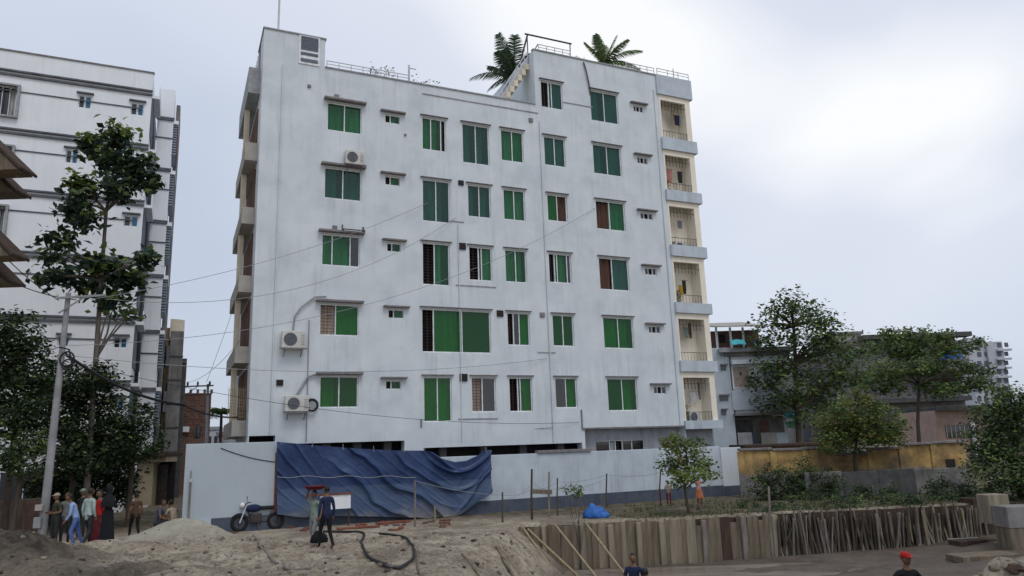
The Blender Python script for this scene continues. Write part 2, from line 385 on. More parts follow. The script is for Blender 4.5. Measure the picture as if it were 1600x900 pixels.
# ------------------------------------------------------------------ walls with openings
def wall_grid(b, u0, u1, top, z0, holes, reveal=.22, mi=0, rmi=None, y=0.0):
    "front sheet at y with rectangular openings and their reveals; top(u) gives the wall head"
    us = sorted({u0, u1} | {h[0] for h in holes} | {h[1] for h in holes} | {t for t in top if u0 < t < u1})
    tops = sorted(top.items())
    def head(u):
        r = tops[0][1]
        for a, zz in tops:
            if u >= a: r = zz
        return r
    zs = sorted({z0} | {h[2] for h in holes} | {h[3] for h in holes} | {t[1] for t in tops})
    for a, c in zip(us, us[1:]):
        if c-a < 1e-6: continue
        um = (a+c)/2; hd = head(um)
        runs = []
        for p, q in zip(zs, zs[1:]):
            zm = (p+q)/2
            if zm > hd or any(h[0] < um < h[1] and h[2] < zm < h[3] for h in holes): continue
            if runs and abs(runs[-1][1]-p) < 1e-9: runs[-1][1] = q
            else: runs.append([p, q])
        for p, q in runs: b.add([(a,y,p),(c,y,p),(c,y,q),(a,y,q)], [(0,1,2,3)], mi)
    r = mi if rmi is None else rmi
    for h in holes:
        a, c, p, q = h[:4]; d = y+(h[4] if len(h) > 4 else reveal)
        b.add([(a,y,p),(a,d,p),(a,d,q),(a,y,q)], [(0,1,2,3)], r); b.add([(c,y,p),(c,y,q),(c,d,q),(c,d,p)], [(0,1,2,3)], r)
        b.add([(a,y,p),(c,y,p),(c,d,p),(a,d,p)], [(0,1,2,3)], r); b.add([(a,y,q),(a,d,q),(c,d,q),(c,y,q)], [(0,1,2,3)], r)

def window(parent, u0, u1, z0, z1, segs, y=.07, fw=.05, shade=None, gl='glass_green', name='window'):
    "sliding window: frame mesh with panes, curtains, grille and sunshade as sub-parts"
    b = MB(); fz = .055
    b.box(u0, u1, y, y+.06, z0, z0+fz); b.box(u0, u1, y, y+.06, z1-fz, z1)
    b.box(u0, u0+fw, y, y+.06, z0+fz, z1-fz); b.box(u1-fw, u1, y, y+.06, z0+fz, z1-fz)
    tot = sum(s[0] for s in segs); x = u0+fw; W = u1-u0-2*fw; pos = []
    for i, s_ in enumerate(segs):
        x2 = x+W*s_[0]/tot; pos.append((x, x2, s_[1]))
        if i < len(segs)-1: b.box(x2-.022, x2+.022, y-.004, y+.064, z0+fz, z1-fz)
        x = x2
    fr = b.build(name, 'alu', parent)
    a, c, p, q = u0+fw, u1-fw, z0+fz, z1-fz
    gb = MB(); openany = False
    for k, (xa, xb, kind) in enumerate(pos):
        xa2 = xa+(.02 if k else 0); xb2 = xb-(.02 if k < len(pos)-1 else 0)
        if kind in 'gdbk':
            pb = MB(); pb.box(xa2, xb2, y+.02+.012*(k%2), y+.026+.012*(k%2), p, q)
            pb.build('pane', {'g': gl, 'd': 'glass_deep', 'b': 'glass_blue', 'k': 'glass_dark'}[kind], fr)
        if kind in 'gcpwd':
            cm = {'g': random.choice(['curtain_white', 'curtain_white', 'curtain_green']), 'd': random.choice(['curtain_white', 'curtain_green', 'unlit_dark']), 'c': 'curtain_brown', 'p': 'curtain_pale', 'w': 'curtain_white'}[kind]  # the darkest choice paints an unlit room, not cloth
            ph = random.random()*6; fq = random.uniform(16, 26)
            full = kind not in 'gd' or random.random() < .58
            xr = xb2 if full else xa2+(xb2-xa2)*random.uniform(.45, .8)
            cb = MB(); cb.grid(lambda s, t: (xa2+(xr-xa2)*s, y+.15+.04*sin(fq*(xa2+(xr-xa2)*s)+ph)+.01*sin(t*5+ph), p-.02+(q-p)*t), 18, 2)
            cb.build('curtain', cm, fr)
        if kind in 'ocp':
            openany = True
            n = max(5, int((q-p)/.13))
            for i in range(1, n): gb.box(xa2, xb2, y+.085, y+.097, p+(q-p)*i/n-.008, p+(q-p)*i/n+.008)
            gb.box((xa2+xb2)/2-.008, (xa2+xb2)/2+.008, y+.08, y+.1, p, q)
    if openany: gb.build('grille', 'grille', fr)
    if shade:
        t, ov, pr, mt = shade
        sb = MB(); sb.bbox(u0-ov, u1+ov, -pr, 0.0, z1+.06, z1+.06+t, .012)
        sb.build('sunshade', mt, fr)
    return fr

# ------------------------------------------------------------------ main apartment building
BLD = thing('apartment_building', 'six storey white apartment block with green sliding windows behind the blue tarpaulin', 'building', FO, TH)
def ul(px, py, y=0): return fac(px, py, y)[0]
def zl(px, py, y=0): return fac(px, py, y)[1]
UL = (ul(412, 60)+ul(388, 670))/2
UB = (ul(1029, 140)+ul(1068, 650))/2          # where the balcony bay begins
UR = (ul(1077, 140)+ul(1122, 650))/2
UT = ul(508, 85); UP = ul(835, 120)
ZT = zl(455, 52); ZP = zl(600, 122); ZH = (zl(850, 80)+zl(1000, 114))/2
print('main building', UL, UB, UR, UT, UP, ZT, ZP, ZH)
# measured windows: pixel left, top(mid), right, bottom(mid), pane layout
WIN = [
 ('P', (845.5,129,879,170), [(.36,'o'),(.14,'g'),(.5,'g')]), ('P', (923,143,965.6,190), [(.5,'g'),(.5,'g')]),
 ('A', (511,166,565.5,210), [(.5,'g'),(.5,'g')]), ('A', (659.5,182,697,232.5), [(.36,'g'),(.46,'g'),(.18,'o')]), ('A', (722.5,193.5,764.5,254.7), [(.5,'g'),(.5,'g')]),
 ('A', (783,203.5,818,252), [(.5,'g'),(.5,'g')]), ('A', (850.5,214,883.5,259), [(.5,'g'),(.5,'g')]), ('A', (927.5,229,971,275), [(.5,'g'),(.5,'g')]),
 ('B', (506.5,264,565,312.5), [(.5,'g'),(.5,'g')]), ('B', (660,278,703,343.6), [(.5,'g'),(.5,'g')]), ('B', (731,288.5,767,338.6), [(.5,'g'),(.5,'g')]),
 ('B', (787,296.7,820.6,344.7), [(.5,'g'),(.5,'g')]), ('B', (855.7,305.5,886.7,347), [(.5,'d'),(.5,'c')]), ('B', (932,317,977,362), [(.47,'c'),(.53,'g')]),
 ('C', (502.5,369,562.5,418), [(.26,'g'),(.5,'g'),(.24,'k')]), ('C', (660,378,703,444), [(.44,'o'),(.56,'g')]), ('C', (733,384,769,437), [(.42,'o'),(.14,'w'),(.44,'g')]),
 ('C', (789.6,390,823,441), [(.5,'g'),(.5,'g')]), ('C', (858,397,893,443), [(.25,'o'),(.12,'d'),(.48,'g'),(.15,'k')]), ('C', (937,404.5,983,454.7), [(.44,'c'),(.56,'g')]),
 ('D', (499,477,561,526.5), [(.40,'p'),(.6,'d')]), ('D', (659,481,767,548.5), [(.16,'o'),(.42,'d'),(.42,'d')]), ('D', (793,488.5,828,540), [(.27,'o'),(.28,'k'),(.45,'d')]),
 ('D', (864,493,897,542.5), [(.5,'d'),(.5,'d')]), ('D', (943.5,496,990,545), [(.5,'d'),(.5,'d')]),
 ('E', (499,592,560,642), [(.5,'d'),(.5,'d')]), ('E', (662,585,706,655.6), [(.5,'d'),(.5,'d')]), ('E', (737,587,775,642), [(.45,'p'),(.55,'k')]),
 ('E', (796,589,832,643), [(.38,'o'),(.12,'k'),(.5,'d')]), ('E', (868,590,902,637.6), [(.5,'k'),(.5,'d')]), ('E', (950,593,996.5,644.5), [(.5,'d'),(.5,'d')])]
VENT = [(602,179,625,193),(602,275,625,290),(605,379,626.5,394),(607,483,631,498),(603,594,627,609),
        (990,165,1005,175),(996,245,1012,256),(1001,332,1020,343),(1008,418,1026,430),(1014,509,1032,521),(1022,603,1041,616)]
def rect(r):
    x0, y0, x1, y1 = r; xm, ym = (x0+x1)/2, (y0+y1)/2
    return ul(x0, ym), ul(x1, ym), zl(xm, y1), zl(xm, y0)
rowtop = {}
for r, q, s_ in WIN: rowtop.setdefault(r, []).append(rect(q)[3])
rowtop = {k: sum(v)/len(v) for k, v in rowtop.items()}
holes = []; wins = []
for r, q, s_ in WIN:
    a, c, p, t = rect(q); p += rowtop[r]-t; t = rowtop[r]
    holes.append((a, c, p, t, .26)); wins.append((r, a, c, p, t, s_))
vents = []
for q in VENT:
    a, c, p, t = rect(q); holes.append((a, c, p, t, .26)); vents.append((a, c, p, t))
FLOOR = (rowtop['A']-rowtop['E'])/4
G1 = (ul(435, 695), ul(632, 695), .25, zl(540, 691)); G2 = (ul(662, 698), ul(910, 698), .25, zl(780, 696))
G3 = (ul(914, 680), UB-.02, .25, zl(980, 669))
G0 = (UL+.05, ul(430, 686), .25, zl(405, 681))
holes += [(*G0, .6), (*G1, .5), (*G2, .5), (*G3, .55)]
wb = MB()
wall_grid(wb, UL, UB, {UL: ZT, UT: ZP, UP: ZH}, -.2, holes)
D = 11.0
RZ = ZP-.9                                            # main roof deck
# side, back, decks and parapet thickness
def quad(b, pts, mi=0): b.add(pts, [(0,1,2,3)], mi)
quad(wb, [(UL,0,-.2),(UL,0,ZT),(UL,2.2,ZT),(UL,2.2,-.2)]); quad(wb, [(UL,2.2,-.2),(UL,2.2,ZP),(UL,D,ZP),(UL,D,-.2)])
quad(wb, [(UL,D,-.2),(UL,D,ZP),(UR,D,ZP),(UR,D,-.2)]); quad(wb, [(UR,D,-.2),(UR,D,ZH),(UR,1.6,ZH),(UR,1.6,-.2)])
quad(wb, [(UL,2.2,ZP),(UL,2.2,ZT),(UT,2.2,ZT),(UT,2.2,ZP)]); quad(wb, [(UL,0,ZT),(UT,0,ZT),(UT,2.2,ZT),(UL,2.2,ZT)])
quad(wb, [(UT,0,RZ),(UT,2.2,RZ),(UT,2.2,ZT),(UT,0,ZT)])
quad(wb, [(UT,.15,RZ),(UP,.15,RZ),(UP,.15,ZP),(UT,.15,ZP)]); quad(wb, [(UT,0,ZP),(UP,0,ZP),(UP,.15,ZP),(UT,.15,ZP)])
quad(wb, [(UL,0.3,RZ),(UP,0.3,RZ),(UP,D,RZ),(UL,D,RZ)])
quad(wb, [(UP,0,RZ),(UP,0,ZH),(UP,5.5,ZH),(UP,5.5,RZ)]); quad(wb, [(UP,5.5,RZ),(UP,5.5,ZH),(UR,5.5,ZH),(UR,5.5,RZ)])
quad(wb, [(UP,0,ZH),(UB,0,ZH),(UB,.15,ZH),(UP,.15,ZH)]); quad(wb, [(UP,.15,ZH-.8),(UR,.15,ZH-.8),(UR,5.5,ZH-.8),(UP,5.5,ZH-.8)])
quad(wb, [(UB,0,-.2),(UB,0,ZH),(UB,1.6,ZH),(UB,1.6,-.2)])
wb.build('wall', 'paint', BLD)
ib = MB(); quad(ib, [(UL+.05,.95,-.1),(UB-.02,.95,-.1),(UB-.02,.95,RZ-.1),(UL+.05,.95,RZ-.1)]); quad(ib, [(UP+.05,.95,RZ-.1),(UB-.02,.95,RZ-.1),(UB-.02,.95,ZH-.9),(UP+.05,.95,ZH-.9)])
ib.build('dark_room_sheet', 'unlit_dark', BLD)  # near-black sheet; the rooms' darkness is in its colour
# parapet coping and shadow ledge
cb = MB(); cb.bbox(UT+.01, UP-.01, -.05, .2, ZP+.002, ZP+.07, .015); cb.build('coping', 'ledge_pale', BLD)
cb = MB(); cb.bbox(UP-.05, UB+.02, -.05, .2, ZH+.002, ZH+.07, .015); cb.build('coping', 'ledge_pale', BLD)
cb = MB(); cb.bbox(UL-.05, UT+.05, -.05, 2.25, ZT+.002, ZT+.07, .015); cb.build('coping', 'ledge_pale', BLD)
pb = MB(); a0, z0 = fac(690, 138, 1.2); a1, _ = fac(775, 152, 1.2); pb.bbox(a0, a1, 1.2, 2.4, RZ, RZ+1.28, .02); pb.build('roof_upstand', 'ledge_pale', BLD)
for r, a, c, p, t, s_ in wins:
    left = c < ul(600, 400)
    dk = left or a < UP-9
    gl = 'glass_deep' if r in 'DE' else random.choice(['glass_green', 'glass_teal', 'glass_teal']) if r in 'AP' and not left else random.choice(['glass_green', 'glass_green', 'glass_teal'])
    window(BLD, a, c, p, t, s_, shade=((.09, .16, .26, 'ledge') if left else (.035, .10, .10, 'ledge')), gl=gl)
for i, (a, c, p, t) in enumerate(vents):
    window(BLD, a, c, p, t, [(.34,'o'),(.66,'g')] if i < 5 else [(.3,'k'),(.4,'o'),(.3,'k')], fw=.03, shade=((.07, .24, .2, 'ledge')), name='ventilator')
# ground floor: beams and windows in the recesses
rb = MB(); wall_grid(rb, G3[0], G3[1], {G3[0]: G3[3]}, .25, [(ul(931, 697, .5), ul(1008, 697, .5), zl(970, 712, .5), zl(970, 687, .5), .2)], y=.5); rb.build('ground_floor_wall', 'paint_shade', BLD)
h = (ul(931, 697, .5), ul(1008, 697, .5), zl(970, 712, .5), zl(970, 687, .5))
window(BLD, *h, [(.28,'k'),(.12,'w'),(.15,'o'),(.2,'k'),(.25,'k')], y=.57)
lb = MB(); lb.bbox(G3[0]-.15, UB, -.07, -.003, G3[3], G3[3]+.07, .01); lb.build('ledge', 'ledge', BLD)
for g in (G1, G2):
    for k in range(4):
        b = MB(); xx = g[0]+(g[1]-g[0])*(k+.5)/4; b.bbox(xx-.17, xx+.17, .3, .55, .25, g[3]-.002, .02); b.build('column', 'concrete_dark', BLD)
# faint wall ledges and cracks (thin mortar lines standing proud)
for (xa, ya, xb, yb) in ((712,445,775,449),(840,550,868,551),(716,653,778,655),(660,160,840,163),(880,163,925,164),(700,345,725,347)):
    b = MB(); z = zl((xa+xb)/2, (ya+yb)/2); b.box(ul(xa, ya), ul(xb, yb), -.035, -.002, z-.02, z+.02); b.build('ledge', 'paint_shade', BLD)
for (px, ya, yb) in ((658,655,668),(908,640,668)):
    b = MB(); b.box(ul(px,ya)-.03, ul(px,ya)+.03, -.05, -.002, zl(px,yb), zl(px,ya)); b.build('drain_spout', 'ledge', BLD)
# pipes down the face
for (xa, ya, xb, yb, rr, mt) in ((436,100,429,680,.03,'paint'),(846,190,861,690,.035,'paint'),(716,350,721,690,.02,'paint'),(480,500,481,690,.02,'pipe_grey'),(1021,140,1062,665,.025,'paint')):
    u = (ul(xa, ya)+ul(xb, yb))/2; b = MB(); b.tube([(u,-.05,zl(xb,yb)),(u,-.05,zl(xa,ya))], rr, 6); b.build('downpipe', mt, BLD)
# small black extract holes
for (px, py, s_) in ((483,135,.07),(526,151,.1),(523,356,.1),(437,598,.13),(722,385,.17),(720,286,.13),(781,490,.16),(724,590,.18),(829,188,.11),(847,492,.12),(633,211,.05)):
    u, z = fac(px, py); b = MB(); b.box(u-s_, u+s_, -.06, -.003, z-s_*.9, z+s_*.9); b.build('vent_hood', 'unlit_dark' if s_ > .12 else 'ledge', BLD)
# louvre panel on the stair tower
a, c, p, t = ul(469, 75), ul(498, 80), zl(483, 100), zl(483, 57)
b = MB(); b.box(a-.05, c+.05, -.04, -.003, p-.05, t+.05); lv = b.build('louvre', 'alu', BLD)
for (k0, k1, mt) in ((.47, .97, 'far_dark'), (.28, .40, 'far_dark'), (.04, .18, 'slate')):
    b = MB()
    zz0, zz1 = p+(t-p)*k0, p+(t-p)*k1; n = max(1, int((zz1-zz0)/.1))
    for i in range(n): b.box(a+.03, c-.03, -.065, -.042, zz0+(zz1-zz0)*i/n, zz0+(zz1-zz0)*(i+.8)/n)
    b.build('slat_bank', mt, lv)
# ---- balcony bay on the right
bands = [(127,152,1028,1076),(219,237,1033,1084),(300,316,1040,1091),(385,402,1046,1099),(474,490,1052,1107),(564,581,1062,1116),(657,670,1070,1123)]
bz = []
for y0, y1, x0, x1 in bands:
    xm = (x0+x1)/2; bz.append((zl(xm, y1), zl(xm, y0)))
sp = (bz[0][0]-bz[-1][0])/6
for k, (p, t) in enumerate(bz):
    b = MB(); b.bbox(UB-.12, UR+.12, -.12, 1.55, p, t if k else ZH+.05, .02)
    if k:
        b.v = []; b.f = []; b.m = []; b.sm = []
        b.box(UB-.06, UR+.12, -.14, -.02, p, t); b.box(UR-.02, UR+.12, -.017, 1.55, p, t); b.box(UB-.06, UB-.002, -.017, -.002, p, t); b.box(UB+.003, UR-.023, -.017, 1.55, p+.003, p+.13)
    o = b.build('balcony', 'paint_blue', BLD)
    if k < 6:
        q0, q1 = bz[k+1][1], p
        b = MB(); b.box(UR-.40, UR-.06, -.012, .735, q0-.3, q1-.003); b.box(UB+.003, UR-.403, -.01, .14, q1-.30, q1-.003); b.box(UB+.003, UB+.10, -.008, .14, q0-.3, q1-.303); b.build('post', 'cream_pale', o)
        b = MB(); b.box(UB+.003, UR-.05, .74, .86, q0-.4, q1); b.build('back_wall', 'cream_pale', o)
        b = MB(); n = 5                     # back door and dark louvre beside the wall
        b.box(UB+.12, UB+.5, .69, .737, q0-.4, q0+1.45); b.build('door', 'curtain_brown' if k%2 else 'timber', o)
        b = MB(); nb = 7
        for i in range(nb): b.box(UB+.2+i*(UR-UB-.65)/nb, UB+.2+i*(UR-UB-.65)/nb+.02, .03, .05, q1-.9, q1-.345)
        b.box(UB+.16, UR-.403, .025, .055, q1-.62, q1-.6); b.build('transom_grille', 'grille', o)
        b = MB()
        for i in range(9): b.box(UB+.14+i*(UR-UB-.6)/8, UB+.152+i*(UR-UB-.6)/8, -.005, .007, q0, q0+.42)
        b.box(UB+.11, UR-.41, -.008, .01, q0+.42, q0+.445); b.build('railing', 'grille', o)
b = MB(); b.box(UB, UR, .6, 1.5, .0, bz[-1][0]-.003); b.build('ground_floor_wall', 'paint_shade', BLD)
b = MB(); b.box(UB+.3, UR-.5, .55, .597, 1.55, 2.2); b.build('window', 'glass_dark', BLD)
# roof rails
def rail(parent, u0, u1, z, h, n, mt='steel_white', y=.08, rr=.022, name='roof_railing'):
    b = MB()
    for k in range(n+1): u = u0+(u1-u0)*k/n; b.tube([(u,y,z),(u,y,z+h)], rr, 6)
    b.tube([(u0,y,z+h),(u1,y,z+h)], rr, 6); b.tube([(u0,y,z+h*.55),(u1,y,z+h*.55)], rr*.8, 6); b.build(name, mt, parent)
rail(BLD, UT+.1, ul(640, 128), ZP+.07, .34, 7)
rail(BLD, UP+.35, ul(893, 92), ZH+.07, .36, 4); rail(BLD, ul(980, 110), UB-.1, ZH+.07, .4, 4); rail(BLD, UB, UR, ZH+.05, .38, 3, y=-.05)
b = MB(); u = ul(640, 110); b.tube([(u,.1,ZP),(u,.1,ZP+.95)], .05, 6); b.tube([(u,.1,ZP+.8),(u+.35,.1,ZP+.8)], .025, 6); b.build('vent_pipe', 'steel_white', BLD)
b = MB(); u = ul(437, 30); b.tube([(u,.4,ZT),(u,.4,ZT+2.6)], .045, 8); b.build('mast', 'steel_white', BLD)
b = MB(); u = ul(1057, 110); b.tube([(u,.3,ZH),(u,.3,ZH+.85)], .02, 6); b.build('mast', 'iron', BLD)
# stair up the side of the roof room, with its white balustrade
st = MB(); y0s, y1s = .5, 1.35; ua, ub = UP-2.05, UP-.01; za, zb = RZ+.2, ZH-.55
n = 9
for k in range(n):
    x0 = ua+(ub-ua)*k/n; x1 = ua+(ub-ua)*(k+1)/n; z = za+(zb-za)*(k+1)/n
    st.box(x0, x1, y0s, y1s, z-.32, z)
so_ = st.build('roof_stair', 'cream', BLD)
b = MB()
for k in range(n+1):
    x = ua+.02+(ub-.06-ua)*k/n; z = za+(zb-za)*k/n; b.tube([(x,y0s+.05,z),(x,y0s+.05,z+.75)], .022, 5)
b.tube([(ua,y0s+.05,za+.75),(ub-.05,y0s+.05,zb+.75)], .03, 6); b.tube([(ua,y0s+.05,za+.4),(ub-.05,y0s+.05,zb+.4)], .022, 6); b.build('balustrade', 'steel_white', so_)
# black pipe frame over the roof room
b = MB(); ztop = zl(830, 55, .6); u2, z2 = fac(893, 71, .6)
b.tube([(UP-.02,.6,ZH-.5),(UP-.02,.6,ztop)], .03, 6); b.tube([(UP-.15,.6,ztop),(u2,.6,ztop)], .045, 6); b.tube([(u2-.1,.6,ZH-.5),(u2-.1,.6,ztop)], .03, 6)
b.tube([(UP-.55,.62,ZH-.75),(UP+.02,.62,ztop)], .05, 6); b.tube([(UP-.02,.6,ZH-.3),(UP+.6,.6,ztop-.45)], .03, 6); b.build('pergola_frame', 'iron', BLD)
# conduit down from the roof to window
b = MB(); u1_, z1_ = fac(911, 98); u2_, z2_ = fac(921, 140); b.tube([(u1_,-.06,z1_),(u1_+.12,-.09,(z1_+z2_)/2+.2),(u2_,-.06,z2_),(u2_,-.05,z2_-.3)], .035, 6); b.build('conduit', 'iron', BLD)
# ---- balconies along the left flank
lb = [(105,145,389,409),(222,250,383,405),(323,349,378,401),(430,456,373,396),(541,567,367,389),(657,682,362,386)]
for k, (y0, y1, xa, xb) in enumerate(lb):
    Yb = .8; u0_ = ul(xa, y0+10, Yb); z1_ = zl(xa+6, y0, Yb); z0_ = zl(xa+6, y1, Yb)
    b = MB(); b.box(u0_, UL-.002, Yb, Yb+.12, z0_, z1_); b.box(u0_, u0_+.1, Yb+.123, 6.0, z0_, z1_); b.box(u0_+.103, UL-.002, Yb+.123, 6.0, z0_+.003, z0_+.14); b.box(u0_, UL-.002, 6.003, 6.1, z0_, z1_)
    o = b.build('side_balcony', 'concrete_pale' if k else 'ledge_pale', BLD)
    if k < 5:
        zz = zl(368, lb[k+1][0], Yb)
        b = MB(); b.box(u0_+.02, u0_+.24, 2.6, 2.85, zz+.002, z0_-.002); b.build('pillar', 'cream', o)
    if k == 5: pass
    b = MB()
    for i in range(9): b.box(UL-.003-.02, UL-.003, 1.3+i*.45, 1.32+i*.45, z1_+.1, z1_+1.6)
    b.build('side_grille', 'grille', o)
b = MB()
for k in range(5):
    zz = zl(385, lb[k+1][0])+.05; b.box(UL-.05, UL-.004, 1.2, 5.4, zz, zz+2.1)
b.build('side_opening', 'curtain_brown', BLD)  # flat brown sheet; the dark of the open flank is put into its colour
b = MB(); zz = zl(376, 655, .8); 
for i in range(10): b.box(UL-.72+.07*i, UL-.70+.07*i, .82, .84, zz+.002, zz+1.25)
for i in range(9): b.box(UL-.72, UL-.06, .842, .855, zz+.1+.13*i, zz+.115+.13*i)
b.build('balcony_grille', 'bamboo', BLD)

# ------------------------------------------------------------------ air conditioners on the face
def aircon(px0, py0, px1, py1, label, top=False):
    a, c = ul(px0, (py0+py1)/2, -.3), ul(px1, (py0+py1)/2, -.3); p, q = zl((px0+px1)/2, py1, -.3), zl((px0+px1)/2, py0, -.3)
    wd, hh = c-a, q-p
    t = thing('air_conditioner', label, 'air conditioner', fwd((a+c)/2, -.02, p), TH, 'outdoor units on the facade')
    b = MB(); b.bbox(-wd/2, wd/2, -.36, -.06, .07, hh, .025); cs = b.build('casing', 'ac_white', t)
    b = MB(); R_ = hh*.34; cx = -wd*.14; cz = hh*.53
    b.add([(cx+R_*cos(2*pi*i/24), -.366, cz+R_*sin(2*pi*i/24)) for i in range(24)], [tuple(range(24))]); b.build('fan_recess', 'far_dark', cs)
    b = MB()
    for rr in (.35, .62, .88, 1.0): b.torus((cx, -.372, cz), R_*rr, .006, 'y', 24, 5)
    for i in range(8): b.beam((cx, -.372, cz), (cx+R_*cos(i*pi/4), -.372, cz+R_*sin(i*pi/4)), .008, .008)
    b.build('fan_guard', 'ledge', cs)
    b = MB()
    for k in range(6): b.box(wd*.30, wd*.46, -.367, -.361, hh*(.25+.1*k), hh*(.25+.1*k)+.02)
    b.build('side_vents', 'ledge', cs)
    b = MB()
    for s_ in (-.36, .36): b.box(wd*s_-.02, wd*s_+.02, -.40, .0, .02, .06); b.beam((wd*s_, -.36, .02), (wd*s_, 0, -.25), .03, .03)
    b.box(-wd/2-.08, wd/2+.1, -.42, -.37, .0, .05); b.build('bracket', 'ledge', t)
    return t, wd, hh
aircon(540, 236, 568, 259, 'small white outdoor unit on the sunshade of the fourth floor left window')
t, wd, hh = aircon(440, 517, 477, 546, 'white outdoor unit left of the second floor grilled window with hooked pipe above')
u, z = fac(458, 530)
b = MB(); u2, z2 = fac(458, 517); u3, z3 = fac(470, 478); u4, z4 = fac(510, 462)
b.tube([(0,-.05,hh),(.05,-.07,hh+(z3-z2)*.6),(u3-u2,-.07,z3-z2+hh-.05),((u3+u4)/2-u2+.05,-.07,z4-z2+hh-.05),(u4-u2,-.05,z4-z2+hh)], .035, 6); b.build('pipe', 'pipe_grey', t)
t, wd, hh = aircon(445, 618, 482, 645, 'white outdoor unit left of the lowest green window with coiled black hose')
b = MB(); u2, z2 = fac(470, 618); u4, z4 = fac(492, 585); u5, z5 = fac(518, 583)
b.tube([(0,-.05,hh),(u4-u2-.1,-.07,hh+z4-z2-.1),(u4-u2+.15,-.07,hh+z4-z2),(u5-u2,-.05,hh+z5-z2)], .045, 6); b.build('pipe', 'pipe_grey', t)
b = MB(); b.torus((wd/2+.16,-.1,hh*.45), .24, .035, 'y', 20, 6); b.torus((wd/2+.16,-.17,hh*.42), .2, .03, 'y', 20, 6); b.build('hose_coil', 'cable', t)
t = thing('wall_bracket', 'empty rusty equipment bracket above the third floor left window', 'bracket', fwd(ul(552, 362), 0, zl(552, 364)), TH)
b = MB(); b.box(-.5,.45,-.36,-.32,.02,.06); b.box(-.5,.45,-.05,-.01,.02,.06); b.box(-.5,-.46,-.318,-.053,.02,.06); b.box(.41,.45,-.318,-.053,.02,.06); b.build('tray', 'iron', t)
b = MB(); b.box(-.5,-.46,-.05,-.01,.063,.33); b.box(.38,.45,-.10,-.053,.063,.28); b.build('upright', 'iron', t)
# units standing in the right hand balconies, washing and plants there
def bay(px, py, y=.35): u, z = fac(px, py, y); return fwd(u, y, z)
for k, lab in ((3, 'white outdoor unit inside the third balcony from the top'), (6, 'white outdoor unit inside the lowest balcony')):
    t = thing('air_conditioner', lab, 'air conditioner', fwd((UB+UR)/2-.05, .55, bz[k][0]+.13), TH, 'outdoor units in balconies')
    hh = bz[k][1]-bz[k][0]
    b = MB(); b.bbox(-.4,.4,-.15,.15,0,.58+hh*.5,.02); cs = b.build('casing', 'ac_white', t)
    b = MB(); b.add([(-.12+.22*cos(2*pi*i/20), -.156, .32+hh*.4+.22*sin(2*pi*i/20)) for i in range(20)], [tuple(range(20))]); b.build('fan_recess', 'far_dark', cs)
    b = MB(); b.torus((-.12,-.16,.32+hh*.4), .22, .01, 'y', 20, 5); b.torus((-.12,-.16,.32+hh*.4), .12, .008, 'y', 20, 5); b.build('fan_guard', 'ledge', cs)
def washing(px, py, wpx, hpx, mt, label, y=.3):
    u, z = fac(px, py, y); wd, hh = wpx*.031, hpx*.031
    b = MB(); ph = random.random()*6
    b.grid(lambda s, t_: ((s-.5)*wd*(1-.25*t_*random.uniform(.8,1.2)), .03*sin(s*14+ph)+.02, -hh*t_), 12, 5)
    b.grid(lambda s, t_: ((s-.5)*wd*.8, .05+.03*sin(s*11+ph), -hh*.75*t_), 10, 4)
    o = b.build('hanging_cloth', mt, None, fwd(u, y, z), TH); tag(o, label, 'laundry', 'washing hung in the balconies')
    b = MB(); b.tube([(-wd*.9,.02,.005),(wd*.9,.02,.005)], .006, 4); b.build('line', 'cable', o)
washing(1057, 180, 14, 20, 'cloth_navy', 'blue shirt hanging in the topmost balcony')
washing(1046, 264, 11, 26, 'cloth_pink', 'pink cloth hanging in the second balcony from the top')
washing(1062, 268, 10, 22, 'cloth_dark', 'dark cloth hanging beside the pink one in the second balcony')
washing(1064, 446, 8, 16, 'cloth_yellow', 'yellow cloth hanging in the fourth balcony from the top')
washing(1069, 438, 9, 24, 'cloth_dark', 'dark cloth hanging in the fourth balcony from the top')
washing(1050, 172, 8, 26, 'cloth_beige', 'beige cloth hanging beside the blue shirt in the topmost balcony')
washing(1062, 345, 9, 14, 'cloth_grey', 'grey cloth above the unit in the third balcony')
washing(1072, 512, 10, 18, 'cloth_sage', 'sage cloth hanging in the fifth balcony from the top')
washing(1083, 612, 12, 20, 'cloth_white', 'white sheet hanging in the lowest balcony')
washing(1078, 505, 7, 26, 'cloth_brown', 'brown cloth hanging in the fifth balcony from the top')
washing(1092, 598, 5, 28, 'cloth_grey', 'narrow grey cloth hanging in the lowest balcony')

